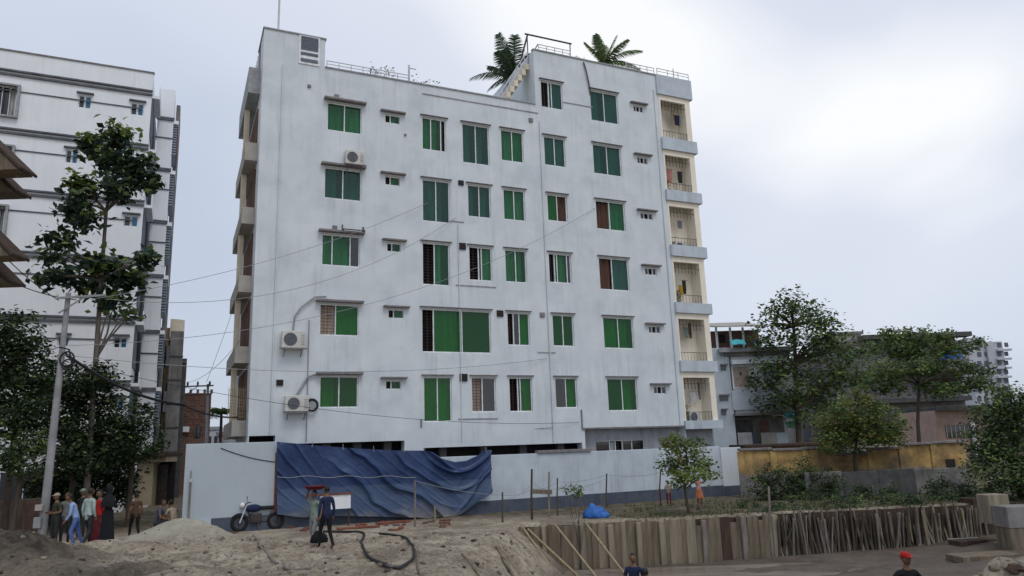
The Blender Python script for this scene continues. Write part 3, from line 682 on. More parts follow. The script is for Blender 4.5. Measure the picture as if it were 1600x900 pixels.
# ------------------------------------------------------------------ vegetation
def leaf(b, p, n, s, mi, ax=None, asp=.5):
    "folded rhombus leaf"
    n = n.normalized(); a = (ax or Vector((random.gauss(0,1), random.gauss(0,1), random.gauss(0,1)))); a = (a-n*a.dot(n))
    if a.length < 1e-4: a = Vector((1,0,0))-n*n.x
    a.normalize(); c = n.cross(a)*(s*asp*.5); a = a*s*.5; k = n*(s*.08)
    b.add([p-a, p+c+k, p+a, p-c+k], [(0,1,2),(0,2,3)], mi)
DENS = 2.8
def crown(blobs, dens, size, mats, wts, tips=None, clump=.35, asp=.55, droop=.25, seed=0, up=.5, gap=.25):
    rnd = random.Random(seed); b = MB()
    for (c, r, k) in blobs:
        c = Vector(c); n = int(DENS*dens*k*(r[0]*r[1]*r[2])**.667)
        nc = max(4, n//14)
        for i in range(nc):
            d = Vector((rnd.gauss(0,1), rnd.gauss(0,1), rnd.gauss(0,1))).normalized()
            q = .45+.55*rnd.random()**.5
            nz = mnoise.noise(c*.7+d*1.6)
            if nz < -gap*1.2+rnd.uniform(-.2, .05): continue
            q *= 1+.35*nz
            cc = c+Vector((d.x*r[0], d.y*r[1], d.z*r[2]))*q
            mi0 = rnd.choices(range(len(mats)), wts)[0]
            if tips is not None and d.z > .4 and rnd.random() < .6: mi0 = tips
            for j in range(14):
                o = Vector((rnd.gauss(0,1), rnd.gauss(0,1), rnd.gauss(0,.7)))*clump*.5
                nrm = Vector((rnd.gauss(0,.6), rnd.gauss(0,.6), up+rnd.random()*.6))+d*.35
                mi = mi0 if rnd.random() < .8 else rnd.randrange(len(mats))
                random.seed(rnd.random())
                leaf(b, cc+o, nrm, size*rnd.uniform(.65, 1.35), mi, Vector((rnd.gauss(0,1), rnd.gauss(0,1), -droop)), asp)
    return b
def limbs(b, base, tips, r0, mid=None, rnd=random):
    base = Vector(base)
    for t in tips:
        t = Vector(t); d = t-base
        m1 = base+d*.35+Vector((rnd.uniform(-.1,.1)*d.length*.5, rnd.uniform(-.1,.1)*d.length*.5, d.length*.06)); m2 = base+d*.7+Vector((rnd.uniform(-.08,.08)*d.length, rnd.uniform(-.08,.08)*d.length, d.length*.05))
        b.tube([base, m1, m2, t], [r0, r0*.72, r0*.45, r0*.15], 6)
def tree(name, label, base, trunk, blobs, dens, size, mats, wts, r0=.16, bark='bark', group=None, seed=1, cat='tree', **k):
    base = Vector(base); t = thing(name, label, cat, base, 0, group); rnd = random.Random(seed)
    pts = [Vector(p)-base for p in trunk]
    b = MB(); nn = len(pts)
    b.tube([pts[0]-Vector((0,0,.25))]+pts, [r0*1.25]+[r0*(1-.6*i/max(1,nn-1)) for i in range(nn)], 8)
    bl = [(Vector(c)-base, r, q) for c, r, q in blobs]
    for c, r, q in bl:
        st = min(pts, key=lambda p: (p-c).length+max(0, p.z-c.z)*2)
        limbs(b, st, [c+Vector((rnd.uniform(-.5,.5)*r[0], rnd.uniform(-.5,.5)*r[1], rnd.uniform(0,.5)*r[2])) for _ in range(3)], r0*.42, rnd=rnd)
    b.build('trunk', bark, t)
    crown(bl, dens, size, mats, wts, seed=seed, **k).build('crown', mats, t)
    return t
def blob(px, py, rpx, rpy, Y, k=1, ry=None):
    s_ = Y/FPX; return (PY(px, py, Y), (rpx*s_, (ry or rpx)*s_, rpy*s_), k)
def blobs_at(lst, Y, jit=.8, seed=3):
    r = random.Random(seed); return [blob(a, b_, c, d, Y+r.uniform(-jit, jit)) for a, b_, c, d in lst]
def gz(px, Y):   # ground point under a pixel column at depth Y
    p = PY(px, 700, Y); return Vector((p.x, p.y, hgt(p.x, p.y)))
LV = ['leaf_dark', 'leaf_mid', 'leaf_light', 'leaf_deep']
# tall large leaved tree before the left building
Yt = 29
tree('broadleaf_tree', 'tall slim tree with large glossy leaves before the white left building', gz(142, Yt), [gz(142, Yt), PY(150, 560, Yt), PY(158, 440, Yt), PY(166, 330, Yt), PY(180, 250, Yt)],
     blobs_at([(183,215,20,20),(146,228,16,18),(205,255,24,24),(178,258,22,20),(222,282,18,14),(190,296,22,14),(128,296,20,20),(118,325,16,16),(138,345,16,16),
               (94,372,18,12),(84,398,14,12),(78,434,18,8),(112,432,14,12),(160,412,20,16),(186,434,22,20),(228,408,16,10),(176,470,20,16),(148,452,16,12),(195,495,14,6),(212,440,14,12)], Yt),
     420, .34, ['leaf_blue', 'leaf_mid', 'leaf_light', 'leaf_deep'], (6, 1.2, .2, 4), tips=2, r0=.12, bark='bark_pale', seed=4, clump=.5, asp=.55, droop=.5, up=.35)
# dark trees by the leaning pole
tree('shade_tree', 'dense dark tree at the left edge above the tin fence', gz(20, 26.5), [gz(20, 26.5), PY(22, 680, 26.5), PY(25, 600, 26.5)],
     blobs_at([(28,520,42,34),(0,560,50,46),(45,570,38,40),(20,610,50,34),(-30,600,50,60),(20,655,40,30),(50,640,34,30)], 26.5), 620, .17, LV, (4,1.2,.1,5), r0=.12, seed=6, clump=.35)
tree('shade_tree', 'dark bushy tree right behind the leaning utility pole', gz(118, 29.5), [gz(118, 29.5), PY(118, 700, 29.5), PY(120, 640, 29.5)],
     blobs_at([(115,600,40,30),(150,620,36,34),(95,640,30,34),(140,665,46,36),(175,690,34,34),(100,690,40,34),(160,590,26,20),(85,600,26,24),(130,720,50,26)], 29.5), 640, .17, LV, (4,1,.1,6), r0=.11, seed=7, clump=.35)
tree('shade_tree', 'dark leafy tree before the louvred corner of the left building', gz(208, 31), [gz(208, 31), PY(208, 720, 31), PY(206, 670, 31)],
     blobs_at([(205,650,30,30),(222,690,28,34),(195,700,32,30)], 31), 600, .16, LV, (4,2,.2,3), r0=.12, seed=8, clump=.3)
tree('shade_tree', 'paler green shrubby tree low at the left edge before the tin fence', gz(30, 25.2), [gz(30, 25.2), PY(30, 760, 25.2), PY(32, 710, 25.2)],
     blobs_at([(28,700,34,24),(55,690,24,22),(10,720,26,22),(40,735,26,14)], 25.2), 560, .15, LV, (3,4,1.2,2), r0=.1, seed=9, clump=.3)
tree('shade_filler_shrub', 'dark shrub added to fill the shade under the left trees', gz(140, 32.5), [gz(140, 32.5), PY(140, 740, 32.5)],
     blobs_at([(90,735,40,34),(140,740,46,34),(185,740,34,34),(165,705,40,28),(110,765,40,26),(155,768,44,26),(190,765,22,26),(70,760,30,26)], 32.5), 560, .16, LV, (3,.6,.05,7), r0=.1, seed=10, clump=.3, cat='shrub')  # added backing; its deep leaves stand in for shade below the crowns
# right hand trees
tree('spreading_tree', 'tall open crowned tree rising beside the grey house on the right', gz(1246, 45), [gz(1246, 45), PY(1246, 640, 45), PY(1243, 570, 45), PY(1240, 510, 45)],
     blobs_at([(1235,468,22,14),(1215,485,24,14),(1255,490,28,14),(1200,510,22,12),(1235,520,30,16),(1280,505,28,14),(1310,520,24,14),(1190,540,24,14),(1270,540,30,16),(1305,555,30,20),(1335,545,22,16),
               (1215,575,34,18),(1190,600,24,14),(1290,590,36,22),(1330,585,28,20),(1240,610,30,18),(1205,630,26,12),(1280,625,30,16),(1250,650,24,14)], 45, 1.5), 270, .26, LV, (1.6,5,2.2,.3), r0=.22, seed=12, clump=.6, gap=.0)
tree('layered_tree', 'wide flat layered tree before the concrete block on the right', gz(1434, 50), [gz(1434, 50), PY(1434, 660, 50), PY(1436, 600, 50), PY(1430, 560, 50)],
     blobs_at([(1400,522,24,8),(1440,528,40,10),(1395,545,34,12),(1440,550,44,12),(1490,545,30,8),(1520,535,14,5),(1410,575,46,12),(1470,575,46,10),(1525,578,24,5),(1380,600,36,14),(1500,600,36,12),(1460,610,30,10),(1540,600,20,10)], 50, 1.8), 380, .26, LV, (1.4,5,2.4,.2), r0=.15, seed=13, clump=.5, gap=.05)
b = MB()
tree('round_tree', 'round yellowish green tree before the old yellow wall', gz(1335, 34.3), [gz(1335, 34.3), PY(1335, 720, 34.3), PY(1338, 690, 34.3)],
     blobs_at([(1340,645,44,26),(1310,665,34,28),(1375,665,36,26),(1340,680,50,26),(1395,680,20,18),(1300,690,24,16),(1345,615,14,12)], 34.3), 700, .15, ['leaf_mid', 'leaf_yellow', 'leaf_dark', 'leaf_light'], (4,4,.6,4), r0=.12, seed=14, clump=.3)
tree('edge_tree', 'dark green tree filling the right edge beside the yellow wall', gz(1585, 30), [gz(1585, 30), PY(1585, 720, 30), PY(1588, 660, 30)],
     blobs_at([(1575,625,34,24),(1555,650,34,28),(1600,650,50,40),(1550,690,40,24),(1590,700,60,36),(1570,735,56,28),(1620,740,50,40),(1540,715,24,18)], 30, .9), 560, .15, LV, (3,5,1.2,1.5), r0=.2, seed=15, clump=.33)
sap = tree('sapling', 'bright green young tree standing before the right end of the white wall', gz(1068, 28.5), [gz(1068, 28.5), PY(1070, 765, 28.5), PY(1074, 735, 28.5), PY(1072, 700, 28.5)],
     blobs_at([(1052,690,18,11),(1080,700,24,14),(1060,715,24,14),(1095,720,20,14),(1045,730,14,12),(1080,738,28,12),(1108,742,14,8),(1062,750,16,8)], 28.5, .5), 700, .15, ['leaf_light', 'leaf_mid', 'leaf_yellow', 'leaf_dark'], (8,2.5,1.2,.3), r0=.06, seed=16, clump=.25, gap=.1)
for i, (px, Y, hh, lab) in enumerate(((1200,33.2,56,'tangled dark bush at the right end of the white wall'),(1245,33.5,60,'tall weedy bush before the orange part of the old wall'),(1285,33.2,44,'low dark bush below the round yellowish tree'),
                                      (1460,31.4,34,'low mounded bush at the foot of the yellow wall'),(1500,31.4,26,'low weedy bush near the right end of the old wall'),(1385,31.8,22,'small weedy bush before the grey stretch of old wall'),(1340,32.2,26,'small dark bush under the round yellowish tree'))):
    g = gz(px, Y); s_ = Y/FPX; h2 = hh*s_
    tree('weedy_bush', lab, g, [g, g+Vector((.05,0,h2*.5))], [(g+Vector((dx*h2*.5, dy, h2*hz)), (h2*.42, h2*.4, h2*.36), 1) for dx, dy, hz in ((-.5,0,.35),(.5,.1,.4),(0,-.1,.66),(.1,.2,.3))], 560, .11, LV, (4,3,.25,2), r0=.03, seed=30+i, clump=.22, cat='bush', group='bushes along the old wall')
g = gz(899, 26.4)
tree('potted_bush', 'small round bush before the white wall left of the blue bundle', g, [g, g+Vector((0,0,.5))], [(PY(899,766,26.4),(.36,.3,.2),1),(PY(890,770,26.4),(.22,.2,.16),1),(PY(908,770,26.4),(.22,.2,.16),1)], 620, .10, ['leaf_mid','leaf_light','leaf_dark'], (4,2,1.5), r0=.025, seed=40, clump=.15, cat='bush')
# palms growing on the roof
def palm(label, base, crownp, fr, seed, size):
    rnd = random.Random(seed); t = thing('roof_palm', label, 'palm', base, 0, 'palms on the roof'); base = Vector(base); c = Vector(crownp)-base
    b = MB(); b.tube([(0,0,0), c*.5, c], [.14,.12,.10], 8); b.build('trunk', 'bark_pale', t)
    b = MB(); b.bbox(-.45,.45,-.45,.45,0,.5,.03); b.build('planter', 'concrete', t)
    for (dx, dz, ln) in fr:
        b = MB(); dy = rnd.uniform(-.5,.5); d = Vector((dx, dy, dz)).normalized(); n = 12; pts = []
        for i in range(n+1):
            s_ = i/n; pts.append(c+d*ln*s_+Vector((0,0,-.55*ln*s_**2.2*(1.15-abs(d.z)))))
        b.tube(pts, [.03*(1-.8*i/n) for i in range(n+1)], 5)
        for i in range(1, n*4):
            s_ = i/(n*4); k = min(n-1, int(s_*n)); p = pts[k].lerp(pts[k+1], s_*n-k); tn = (pts[k+1]-pts[k]).normalized()
            side = tn.cross(Vector((0,0,1))); side = side.normalized() if side.length > .1 else Vector((1,0,0)).cross(tn)
            ll = size*(.35+.65*sin(pi*min(1,.15+s_*.85)))
            for sg in (-1, 1):
                dd = (side*sg+tn*.7+Vector((0,0,-.35-rnd.random()*.35))).normalized(); q = p+dd*ll; wv = tn*.022
                b.add([p-wv, p+wv, (p+q)/2+wv*1.2+Vector((0,0,.02)), q, (p+q)/2-wv*1.2+Vector((0,0,.02))], [(0,1,2,3,4)], rnd.choice((0,0,1,2)))
        b.build('frond', ['leaf_mid', 'leaf_dark', 'leaf_light'] if seed > 1 else ['leaf_blue', 'leaf_dark', 'leaf_mid'], t)
u, z = fac(803, 122, 3.4); palm('dark palm behind the roof stair of the apartment block', fwd(u, 3.4, RZ), fwd(u, 3.4, z), [(-1,.35,2.7),(-.8,.75,2.0),(-.3,1,2.9),(.05,1,2.6),(.35,1,2.0),(.8,.6,1.7),(-1,.0,1.6),(.9,.1,1.4),(-.2,.8,1.9),(.55,.8,1.9),(-.55,1,2.0)], 1, .7)
u, z = fac(944, 98, 2.6); palm('bright palm rising behind the roof parapet of the apartment block', fwd(u, 2.6, ZH-.8), fwd(u, 2.6, z), [(-1,.5,2.2),(-.6,1,2.1),(-.1,1,2.35),(.1,1,2.3),(.4,1,2.3),(1,.6,2.6),(1,.35,2.4),(-1,.2,1.6),(.8,.9,2.2),(-.3,1,1.9)], 2, .5)
for (px, py, Yl, n, lab, mi) in ((596,112,.45,70,'scraggy flowering plant trailing over the roof rail','leaf_dark'),(664,130,.45,34,'small yellowish roof plant on the parapet','leaf_yellow'),(905,95,.5,40,'pale plant beside the bright palm on the roof','leaf_light')):
    u, z = fac(px, py, Yl); rnd = random.Random(px); zb_ = RZ if px < 800 else ZH-.8
    t = thing('roof_plant', lab, 'plant', fwd(u, Yl, zb_), TH)
    b = MB()
    for i in range(7): b.tube([(rnd.uniform(-.1,.1),0,0),(rnd.uniform(-.3,.3),rnd.uniform(-.05,.1),(z-zb_)*.7),(rnd.uniform(-.65,.65),rnd.uniform(-.1,.1),z-zb_+rnd.uniform(-.2,.25))], [.015,.012,.005], 5)
    b.build('stems', 'bark', t); b = MB()
    for i in range(n): leaf(b, Vector((rnd.uniform(-.7,.7),rnd.uniform(-.12,.12),z-zb_+rnd.gauss(0,.14))), Vector((rnd.gauss(0,1),rnd.gauss(0,1),1)), .14, 0)
    b.build('foliage', mi, t)

for (px, k, lab) in ((1063, 4, 'leafy plant behind the parapet of the fourth balcony from the top'), (1080, 6, 'small plant behind the parapet of the lowest balcony'), (1046, 2, 'small plant behind the parapet of the second balcony from the top')):
    rnd = random.Random(px); hh = bz[k][1]-bz[k][0]; u = ul(px, 450, .25) if k == 4 else (UB+.3)
    t = thing('potted_plant', lab, 'plant', fwd(UB+.42 if k == 4 else UB+.3, .3, bz[k][0]+.13), TH)
    b = MB(); b.tube([(0,0,0),(0,0,.26),(0,0,.28)], [.11,.15,.16], 12); b.build('pot', 'brick', t)
    b = MB()
    for i in range(90): leaf(b, Vector((rnd.gauss(0,.13), rnd.gauss(0,.07), .35+hh*.7+rnd.uniform(-.25,.45))), Vector((rnd.gauss(0,1), rnd.gauss(0,1), 1)), .12, rnd.randrange(2))
    for i in range(5): b.tube([(0,0,.27),(rnd.gauss(0,.08),rnd.gauss(0,.04),.5+hh*.7)], .008, 4, 1)
    b.build('foliage', ['leaf_mid', 'leaf_light'], t)

# ------------------------------------------------------------------ boundary wall of the apartment block
WY = -1.6
def wu(px, py): return fac(px, py, WY)[0]
def wz(px, py): return fac(px, py, WY)[1]
BW = thing('boundary_wall', 'long white boundary wall with dark blue foot before the apartment block', 'wall', FO, TH)
u0, u1, u2, u3 = wu(287, 760), wu(433, 760), wu(1128, 730), wu(1160, 735)
zt0 = wz(360, 692); zt1 = wz(900, 706); zt2 = wz(1145, 699)
b = MB(); b.bbox(u0, u1, WY, WY+.2, -.3, zt0, .015); b.build('panel', 'paint_clean', BW)
b = MB(); b.bbox(u1+.003, u2, WY+.03, WY+.2, -.3, zt1, .015); b.build('panel', 'paint_blue', BW)
b = MB(); b.bbox(u2+.003, u3, WY-.02, WY+.22, -.3, zt2, .015); b.build('pier', 'paint', BW)
b = MB(); b.bbox(u1+.003, u2, WY-.02, WY+.025, -.3, .5, .01); b.box(u2+.006, u3-.01, WY-.06, WY-.023, -.3, .45); b.build('plinth', 'plinth', BW)
b = MB(); b.box(wu(330, 812), u1, WY-.06, WY-.004, -.3, .52); b.build('plinth', 'plinth', BW)
b = MB(); b.box(u0+.01, wu(330, 812)-.01, WY-.07, WY-.004, -.3, .5); b.build('plinth', 'paint_blue', BW)
b = MB(); b.bbox(wu(840, 708), wu(924, 710), WY-.05, WY+.26, zt1+.003, zt1+.12, .01); b.build('coping', 'ledge', BW)
b = MB(); b.box(u1-.10, u1+.06, WY-.05, WY-.01, .5, zt0-.4); b.build('edge_post', 'brick_red', BW)
b = MB(); n = 5
for k in range(n):
    z = wz(800, 742)-.0+.28*k*.0
for (xa, ya, xb, yb) in ((770,729,855,723),(770,742,850,730),(830,765,1010,742)):
    pass
# stake leaning at the left end
o = thing('gauge_stake', 'striped timber stake at the left end of the white wall', 'stake', fwd(wu(295, 800), WY-.12, 0), TH)
b = MB(); b.tube([(0,0,-.2),(0,0,1.8)], .04, 6); b.build('lower_stick', 'bamboo_grey', o)
b = MB(); b.tube([(0,0,1.8),(0,0,1.92)], .06, 6); b.build('white_band', 'cloth_white', o); b = MB(); b.tube([(0,0,1.92),(0,0,2.2)], .03, 6); b.build('tip', 'pipe_grey', o)

# ------------------------------------------------------------------ blue tarpaulin
def interp(t, x):
    for (a, b_), (c, d) in zip(t, t[1:]):
        if a <= x <= c: k = (x-a)/(c-a); k = k*k*(3-2*k) if False else k; return b_+(d-b_)*k
    return t[0][1] if x < t[0][0] else t[-1][1]
TT = [(432,690),(470,694),(520,698),(560,701),(620,704),(660,704),(672,706),(690,717),(710,722),(728,720),(745,712),(756,704),(766,703)]
TB = [(432,803),(470,808),(520,806),(560,806),(600,807),(650,808),(690,811),(705,810),(722,800),(745,783),(766,770)]
def tarp(s, t):
    px = 432+s*334; py = interp(TT, px)+(interp(TB, px)-interp(TT, px))*t
    u, z = fac(px, py, WY-.1)
    X, Z = px, py
    def crease(ph, sharp=3): return (1-abs(sin(ph)))**sharp
    nz_ = fbm(X*.012, Z*.012, 4, 3)
    mid = sm(500, 560, X)*sm(735, 690, X); left = sm(520, 450, X); right = sm(655, 690, X)
    c1 = X-1.32*(Z-700)+5*nz_
    fold = mid*(.20*crease(c1*.052+.7*nz_, 4)*(.35+.65*abs(sin(c1*.019+1)))+.02*crease(c1*.13, 3))
    c2 = X-.55*(Z-690)-((Z-690)**2)*.004; fold += left*.09*crease(c2*.11+.6*nz_, 4)*sm(1.05, .3, t)
    arc = Z+.011*(X-712)**2+2*nz_; fold += right*.17*crease(arc*.115, 3.5)*sm(1.0, .25, t)
    c3 = X+.75*(Z-700)+10*nz_; fold += sm(705, 740, X)*.12*crease(c3*.10, 3.5)*sm(.15, .5, t)
    fold += .035*fbm(X*.012, Z*.012, 6, 3)+.01*abs(fbm(X*.05, Z*.07, 2, 3))
    return (u, WY-.17-fold-.10*sm(.5, 1, t), max(z, .02))
b = MB(); b.grid(tarp, 260, 90)
def tarp_mat():
    m = bpy.data.materials.new('tarpaulin'); m.use_nodes = True; nt = m.node_tree; nd = nt.nodes; L = nt.links.new; bs = nd['Principled BSDF']
    tc = nd.new('ShaderNodeTexCoord'); sp_ = nd.new('ShaderNodeSeparateXYZ'); L(tc.outputs['Object'], sp_.inputs[0])
    n = nd.new('ShaderNodeTexNoise'); n.inputs['Scale'].default_value = .9; n.inputs['Detail'].default_value = 6; L(tc.outputs['Object'], n.inputs[0])
    r = nd.new('ShaderNodeValToRGB'); r.color_ramp.elements[0].position = .35; r.color_ramp.elements[0].color = (.010,.028,.095,1); r.color_ramp.elements[1].position = .66; r.color_ramp.elements[1].color = (.026,.055,.145,1)
    L(n.outputs['Fac'], r.inputs[0])
    wv = nd.new('ShaderNodeTexNoise'); wv.inputs['Scale'].default_value = 5; wv.inputs['Detail'].default_value = 6; wv.inputs['Roughness'].default_value = .7; L(tc.outputs['Object'], wv.inputs[0])
    mr = nd.new('ShaderNodeMapRange'); mr.inputs[1].default_value = .58; mr.inputs[2].default_value = .8; mr.inputs[4].default_value = .35; L(wv.outputs['Fac'], mr.inputs[0])
    mx = nd.new('ShaderNodeMixRGB'); mx.inputs[2].default_value = (.15,.165,.2,1); L(mr.outputs[0], mx.inputs[0]); L(r.outputs[0], mx.inputs[1])
    # the lower, older sheet is faded
    lo = nd.new('ShaderNodeMapRange'); lo.inputs[1].default_value = 1.42; lo.inputs[2].default_value = 1.36; lo.inputs[4].default_value = .6; L(sp_.outputs[2], lo.inputs[0])
    m2 = nd.new('ShaderNodeMixRGB'); m2.inputs[2].default_value = (.060,.098,.165,1); L(lo.outputs[0], m2.inputs[0]); L(mx.outputs[0], m2.inputs[1])
    md_ = nd.new('ShaderNodeMath'); md_.operation = 'MULTIPLY_ADD'; L(n.outputs['Fac'], md_.inputs[0]); md_.inputs[1].default_value = -1.6; L(sp_.outputs[2], md_.inputs[2])
    mz = nd.new('ShaderNodeMapRange'); mz.inputs[1].default_value = -.30; mz.inputs[2].default_value = -.75; mz.inputs[4].default_value = .75; L(md_.outputs[0], mz.inputs[0])
    m3 = nd.new('ShaderNodeMixRGB'); m3.inputs[2].default_value = (.20,.18,.155,1); L(mz.outputs[0], m3.inputs[0]); L(m2.outputs[0], m3.inputs[1])
    L(m3.outputs[0], bs.inputs['Base Color']); bs.inputs['Roughness'].default_value = .42; bs.inputs['Specular IOR Level'].default_value = .4
    bp = nd.new('ShaderNodeBump'); bp.inputs['Strength'].default_value = .5; bp.inputs['Distance'].default_value = .03; L(wv.outputs['Fac'], bp.inputs['Height']); L(bp.outputs[0], bs.inputs['Normal'])
    M['tarpaulin'] = m
tarp_mat()
tp = b.build('blue_tarpaulin', 'tarpaulin', None, FO, TH); tag(tp, 'large creased blue tarpaulin hung over the white wall', 'tarpaulin')
b = MB(); pts = []
for i in range(25):
    px = 433+i*(650-433)/24; u, z = fac(px, 745+1.5*sin(i*.9), WY-.3); pts.append((u, WY-.34, z))
b.tube(pts, .012, 5); b.build('hem_cord', 'cable_pale', tp)
for px in (440, 488, 536, 584, 632, 664, 760):
    u, z = fac(px, interp(TT, px)+2, WY-.2); b = MB(); b.torus((u, WY-.19, z), .03, .008, 'y', 10, 5); b.tube([(u, WY-.19, z+.03), (u+.03, WY-.05, z+.18), (u+.04, WY+.1, z+.14)], .008, 5); b.build('eyelet_tie', 'cable_pale', tp)

# ------------------------------------------------------------------ left white building
LO = Vector((0,0,0)); pL = PY(0, 300, 37.0); LO = Vector((pL.x, pL.y, 0))
def lf(px, py, y=0): return fac(px, py, y, LO)
LB = thing('office_building', 'white multi storey building with dark horizontal bands at the left edge', 'building', LO, TH)
uc = (lf(237, 120)[0]+lf(236, 200)[0])/2; ztop = lf(118, 96)[1]
def lz(px, py): return lf(px, py)[1]
bandz = [lz(0,107), lz(0,203.5), lz(0,294), lz(0,390), lz(0,490)]
fh = (bandz[0]-bandz[4])/4
bandz = [bandz[0]-fh*k for k in range(6)]
print('left', uc, ztop, bandz, fh)
lw = [(122,149,143,169),(204,161,225,180),(102,234,122,255),(193,337,216,354),(105,333,124,352),(180,433,200,452),(177,527,199,544),(96,430,114,447),(90,525,108,541),(172,622,194,640)]
lwin = []
for x0, y0, x1, y1 in lw:
    xm, ym = (x0+x1)/2, (y0+y1)/2; lwin.append((lf(x0,ym)[0], lf(x1,ym)[0], lf(xm,y1)[1], lf(xm,y0)[1], .22))
big = []
for x0, y0, x1, y1 in ((-28,133,27,180),(-30,228,18,275),(-30,322,8,365)):
    xm, ym = (x0+x1)/2, (y0+y1)/2; big.append((lf(x0,ym)[0], lf(x1,ym)[0], lf(xm,y1)[1], lf(xm,y0)[1], .22))
b = MB(); U_ = uc-22; wall_grid(b, U_, uc, {U_: ztop}, -.2, lwin+big)
quad(b, [(uc,0,-.2),(uc,14,-.2),(uc,14,ztop),(uc,0,ztop)]); quad(b, [(U_,0,ztop-.6),(uc,0.1,ztop-.6),(uc,14,ztop-.6),(U_,14,ztop-.6)]); quad(b, [(U_,14,-.2),(U_,14,ztop),(uc,14,ztop),(uc,14,-.2)]); quad(b, [(U_,0,-.2),(U_,0,ztop),(U_,14,ztop),(U_,14,-.2)])
b.build('wall', 'white_paint', LB)
b = MB(); quad(b, [(U_+.1,.9,0),(uc-.1,.9,0),(uc-.1,.9,ztop-.7),(U_+.1,.9,ztop-.7)]); b.build('dark_room_sheet', 'unlit_dark', LB)  # painted near-black to carry the dark of the rooms
b = MB(); b.bbox(U_, uc+.06, -.06, .2, ztop+.002, ztop+.09, .015); b.build('coping', 'ledge', LB)
for z in bandz:
    b = MB(); b.box(U_, uc+.04, -.14, -.003, z-.10, z); b.box(U_, uc+.04, -.10, -.003, z-.34, z-.22); b.build('band', 'band_grey', LB)
    b = MB(); b.box(U_, uc-.5, -.05, -.003, z-fh*.26-.36, z-fh*.26-.30); b.build('string_course', 'band_grey', LB)
for a, c, p, t, _ in lwin:
    window(LB, a, c, p, t, [(.45,'k'),(.1,'w'),(.45,'b')], fw=.06, shade=(.09, .10, .16, 'band_grey'))
for a, c, p, t, _ in big:
    fr = window(LB, a, c, p, t, [(.3,'b'),(.25,'k'),(.25,'k'),(.2,'w')], fw=.1)
    b = MB(); b.box(a-.12,a-.003,-.22,-.003,p-.1,t+.1); b.box(c+.003,c+.12,-.22,-.003,p-.1,t+.1); b.box(a,c,-.22,-.003,t+.003,t+.1); b.box(a,c,-.22,-.003,p-.1,p-.003); b.build('surround', 'ledge_pale', fr)
    b = MB()
    for i in range(6): b.box(a+(c-a)*(i+.5)/6-.012, a+(c-a)*(i+.5)/6+.012, -.1, -.07, p, t)
    b.build('grille', 'grille', fr)
# right flank: balconies, pale bay, louvres, red end wall
def bay_u(px, y): return (fac(px, 140, y, LO)[0]+fac(px, 600, y, LO)[0])/2
yb0, yb1 = 3.2, 6.4
uB = (fac(262, 200, yb0, LO)[0]+fac(252, 600, yb0, LO)[0])/2
zB = fac(255, 138, yb0, LO)[1]
b = MB(); b.bbox(uc+.25, uB, yb0, yb1, -.2, zB, .02); pb_ = b.build('stair_bay', 'white_paint', LB)
for z in bandz:
    b = MB(); b.box(uc+.2, uB+.05, yb0-.08, yb0-.003, z-.34, z-.12); b.build('band', 'band_grey', pb_); b = MB(); b.box(uc+.2, uB+.02, yb0-.05, yb0-.003, z-1.55, z-1.48); b.build('string_course', 'band_grey', pb_)
    # recessed slate wall with a white sloping balcony front between corner and bay
    b = MB(); b.box(uc+.003, uc+.42, .3, yb0-.1, z-.3, z-.12); b.box(uc+.36, uc+.42, .3, yb0-.1, z-.12+.003, z+.5); o = b.build('balcony', 'white_paint', LB)
    b = MB(); b.box(uc+.003, uc+.06, .3, yb0-.1, z-2.6, z-.32); b.build('recess_wall', 'slate', o)
    b = MB()
    for i in range(12): b.box(uB+.004, uB+.24, yb1-2.6, yb1-.2, z-2.3+i*.17, z-2.3+i*.17+.09)
    b.build('louvre_bank', 'louvre', LB)
    b = MB(); b.box(uB+.004, uB+.30, yb1-2.7, yb1-.1, z-.28, z-.05); b.build('balcony_slab', 'white_paint', LB)
zR = fac(272, 165, yb1+.2, LO)[1]
b = MB(); b.bbox(uB+.05, uB+.30, yb1+.02, yb1+4, -.2, zR, .02); b.build('end_wall', 'concrete', LB)
b = MB(); b.box(uB+.1, uB+.28, yb1-2.4, yb1-.02, bandz[0]-2.2, bandz[0]-.3); b.build('red_panel', 'brick_red', LB)

# ------------------------------------------------------------------ hooded house just outside the left edge
HN = thing('hooded_house', 'brown house edge with pitched window hoods at the far left', 'house', (-19.6, 24.0, 0), 0)
b = MB(); b.bbox(-6, -.35, -1.5, 1.9, -.2, 14, .03); b.build('wall', 'beige', HN)
for (px, py, Yh) in ((31,264,23.4),(23,299,24.6),(18,399,23.4),(13,441,24.6)):
    p = PY(px, py, Yh)-Vector((-19.6,24.0,0)); xx = p.x
    rise = (xx+.4)*.95; b = MB(); y1_ = p.y+.8
    b.add([(-.4,p.y,p.z),(xx-.06,p.y,p.z),(-.4,p.y,p.z+rise),(-.4,y1_,p.z),(xx-.06,y1_,p.z),(-.4,y1_,p.z+rise)], [(0,1,2),(3,5,4),(0,3,4,1)], 0)
    v = [(xx+.02,p.y-.06,p.z-.02),(xx+.02,y1_+.06,p.z-.02),(-.4,y1_+.06,p.z+rise+.02),(-.4,p.y-.06,p.z+rise+.02)]; v2 = [(a+.03,c,z+.09) for a,c,z in v]
    b.add(v+v2, [(0,1,2,3),(7,6,5,4),(0,4,5,1),(1,5,6,2),(2,6,7,3),(3,7,4,0)], 1); b.build('window_hood', ['timber', 'timber_dark'], HN)

